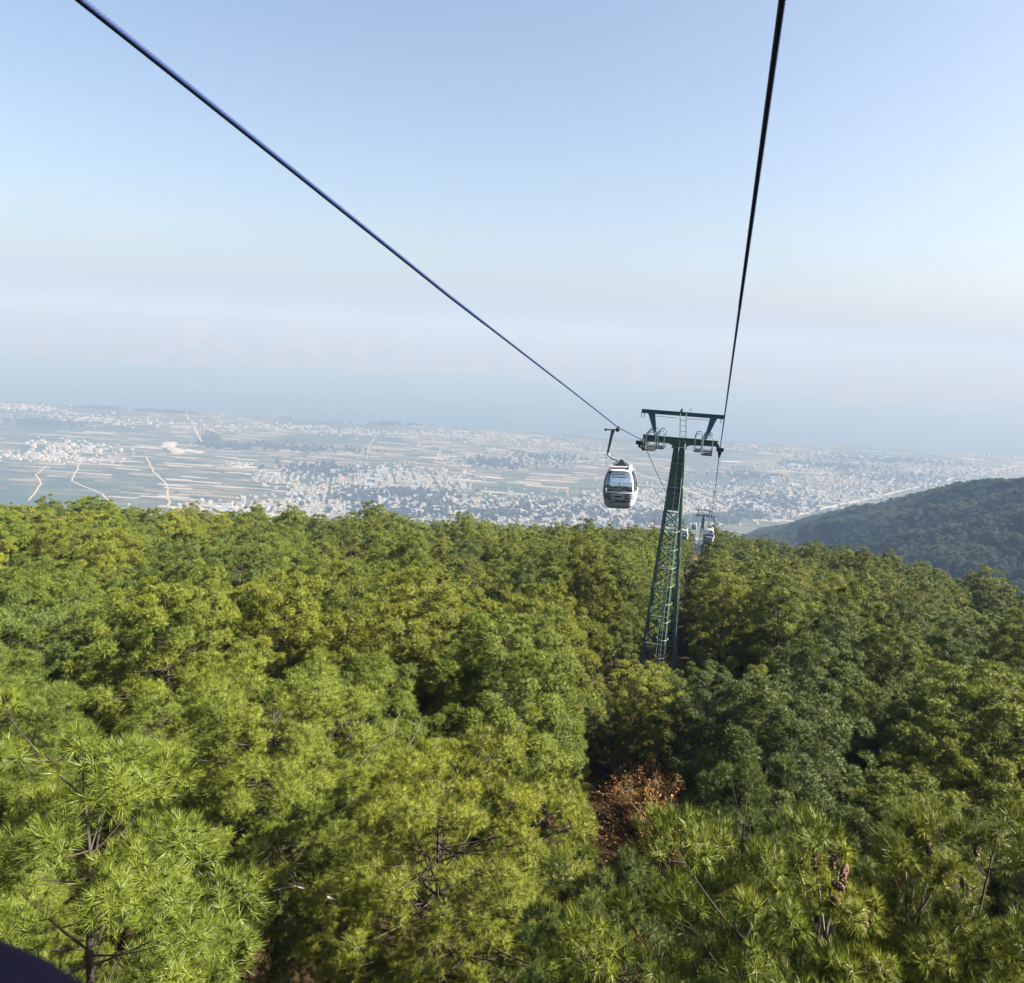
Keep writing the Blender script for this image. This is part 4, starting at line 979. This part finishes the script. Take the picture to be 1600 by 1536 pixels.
SHRUBS = [(1015, 1120, 'golden', 1.1, 'round golden shrub below the lift tower foot'), (1012, 1155, 'orange', 1.2, 'orange brown shrub, next nearer to the one below the tower foot'), (985, 1165, 'olive', 1.0, 'olive shrub left of the orange brown shrub'),
          (965, 1185, 'brown', 1.1, 'half bare brown shrub against the left pines'), (990, 1215, 'golden', .9, 'yellow leaved shrub at the left edge of the dark lane'), (975, 1240, 'brown', .9, 'thin brown shrub with pale bare stems'),
          (1000, 1270, 'rust', 1.0, 'dark rust shrub in the middle of the lane'), (1030, 1255, 'brown', 1.0, 'brown seed-headed shrub in the middle of the lane'), (1060, 1290, 'rust', 1.35, 'bright rust coloured shrub on the right of the lane'), (1045, 1325, 'orange', 1.4, 'orange shrub, frontmost bright one of the lane'),
          (1015, 1310, 'brown', .8, 'low brown shrub left of the frontmost orange shrub'), (1075, 1205, 'yellow', .9, 'yellow-green leafy sapling over the dark lane'), (1010, 1375, 'rust', .7, 'small rust shrub behind the front blue-green pine'), (985, 1520, 'rust', .9, 'rust leaved shrub at the bottom of the lane'),
          (1050, 1525, 'brown', .9, 'brown leaved shrub at the bottom edge, right of the rust one'), (1095, 1395, 'rust', .6, 'tiny rust shrub under the right pines')]
SCOL = {'golden': (0.36, 0.24, 0.05), 'orange': (0.31, 0.155, 0.04), 'olive': (0.14, 0.13, 0.03), 'brown': (0.20, 0.125, 0.05), 'rust': (0.25, 0.11, 0.035), 'yellow': (0.24, 0.26, 0.03)}
for k, (qx, qy, tone, sz, lab) in enumerate(SHRUBS):
    P = ground_at(qx, qy + 25)
    t = empty('shrub', (P[0], P[1], Hp(P[0], P[1])), k * 1.1); t.scale = (sz * (1.1 + .25 * (k % 3)), sz * (1.45 - .2 * (k % 3)), sz * (1.05 + .12 * (k % 4))); w, f_ = SHR[k % 4]; link('stem', w, t); o = link('foliage', f_, t); o.color = SCOL[tone] + (1,)
    tag(t, lab, 'shrub', 'shrubs in the lane under the ropes')
def litter(name, n, s0, s1, t0, t1, size, hgt, col, label, cat, seed):
    g = np.random.default_rng(seed); s = g.uniform(s0, s1, n); t = g.uniform(t0, t1, n); xy = s[:, None] * U[None, :2] + t[:, None] * T[None, :2]
    c = np.c_[xy, H(xy[:, 0], xy[:, 1]) + g.uniform(0, 1, n) ** 2 * hgt]; d = unit(g.normal(size=(n, 3))); q = unit(np.cross(d, g.normal(size=(n, 3)))); l = size * g.uniform(.6, 1.4, (n, 1))
    V = np.stack([c - d * l, c + q * l * .4, c + d * l, c - q * l * .4], 1).reshape(-1, 3); me = np_mesh(name, V, np.arange(4 * n).reshape(-1, 4), M_LEAF)
    me.attributes.new('tint', 'FLOAT', 'POINT').data.foreach_set('value', np.repeat(g.uniform(0, 1, n), 4).astype(np.float32))
    o = link(name, me); o.color = col + (1,); tag(o, label, cat, kind='stuff')
litter('dry_bracken', 42000, 4, 60, -5.2, 1.8, .05, .8, (.21, .115, .042), 'brown dry bracken and leaves along the lane under the ropes', 'bracken', 1)
litter('dry_grass', 16000, 150, 246, -9, 4.5, .22, .5, (.28, .20, .09), 'tan dry grass in the clearing by the lower tower', 'grass', 2)
# dead pine standing above the canopy left of the tower
P = at(1023, 800, 150); gz = Hp(P[0], P[1]); t = empty('dead_pine', (P[0], P[1], gz)); hh = P[2] - gz
b = MB(); b.tube([(0, 0, 0), (.1, 0, hh * .5), (.05, .05, hh)], [.16, .11, .03], 7); b.build('trunk', M_BARK, t)
for k in range(12):
    z = hh * (.55 + .4 * k / 12); a = k * 2.4; L = 1.1 - .06 * k; b = MB(); b.tube([(.07, 0, z), (math.cos(a) * L * .6, math.sin(a) * L * .6, z + .1), (math.cos(a) * L, math.sin(a) * L, z - .15)], [.03, .02, .008], 4); b.build('branch', M_BARK, t)
tag(t, 'thin bare dead pine sticking up just left of the lift tower', 'dead tree')
# edge of the cabin window through which the picture is taken
b = MB(); pth = [at(q[0], q[1], .46) for q in ((-420, 1525), (-240, 1550), (-110, 1580), (-15, 1618), (50, 1658), (105, 1715), (145, 1820), (160, 2000))]
b.tube(pth, .031, 20); tag(b.build('window_seal', M_SEAL, None, True), 'dark navy rounded window edge of the photographer\'s own cabin, bottom left corner', 'window seal')

# ------------------------------------------------------------------ haze
hz_ = MB(); hz_.box(-24500, 24500, -24500, 24500, -707.5, 330)
m = bpy.data.materials.new('haze'); m.use_nodes = True; nt = m.node_tree; nt.nodes.clear()
out = nt.nodes.new('ShaderNodeOutputMaterial'); pv = nt.nodes.new('ShaderNodeVolumePrincipled'); pv.inputs['Density'].default_value = HAZE_DENSITY; pv.inputs['Color'].default_value = HAZE_COLOR + (1,); pv.inputs['Anisotropy'].default_value = 0.0; pv.inputs['Absorption Color'].default_value = HAZE_ABSORB + (1,)
nt.links.new(pv.outputs[0], out.inputs['Volume'])
tag(hz_.build('haze', m), 'pale blue haze filling the air over the valley', kind='stuff')
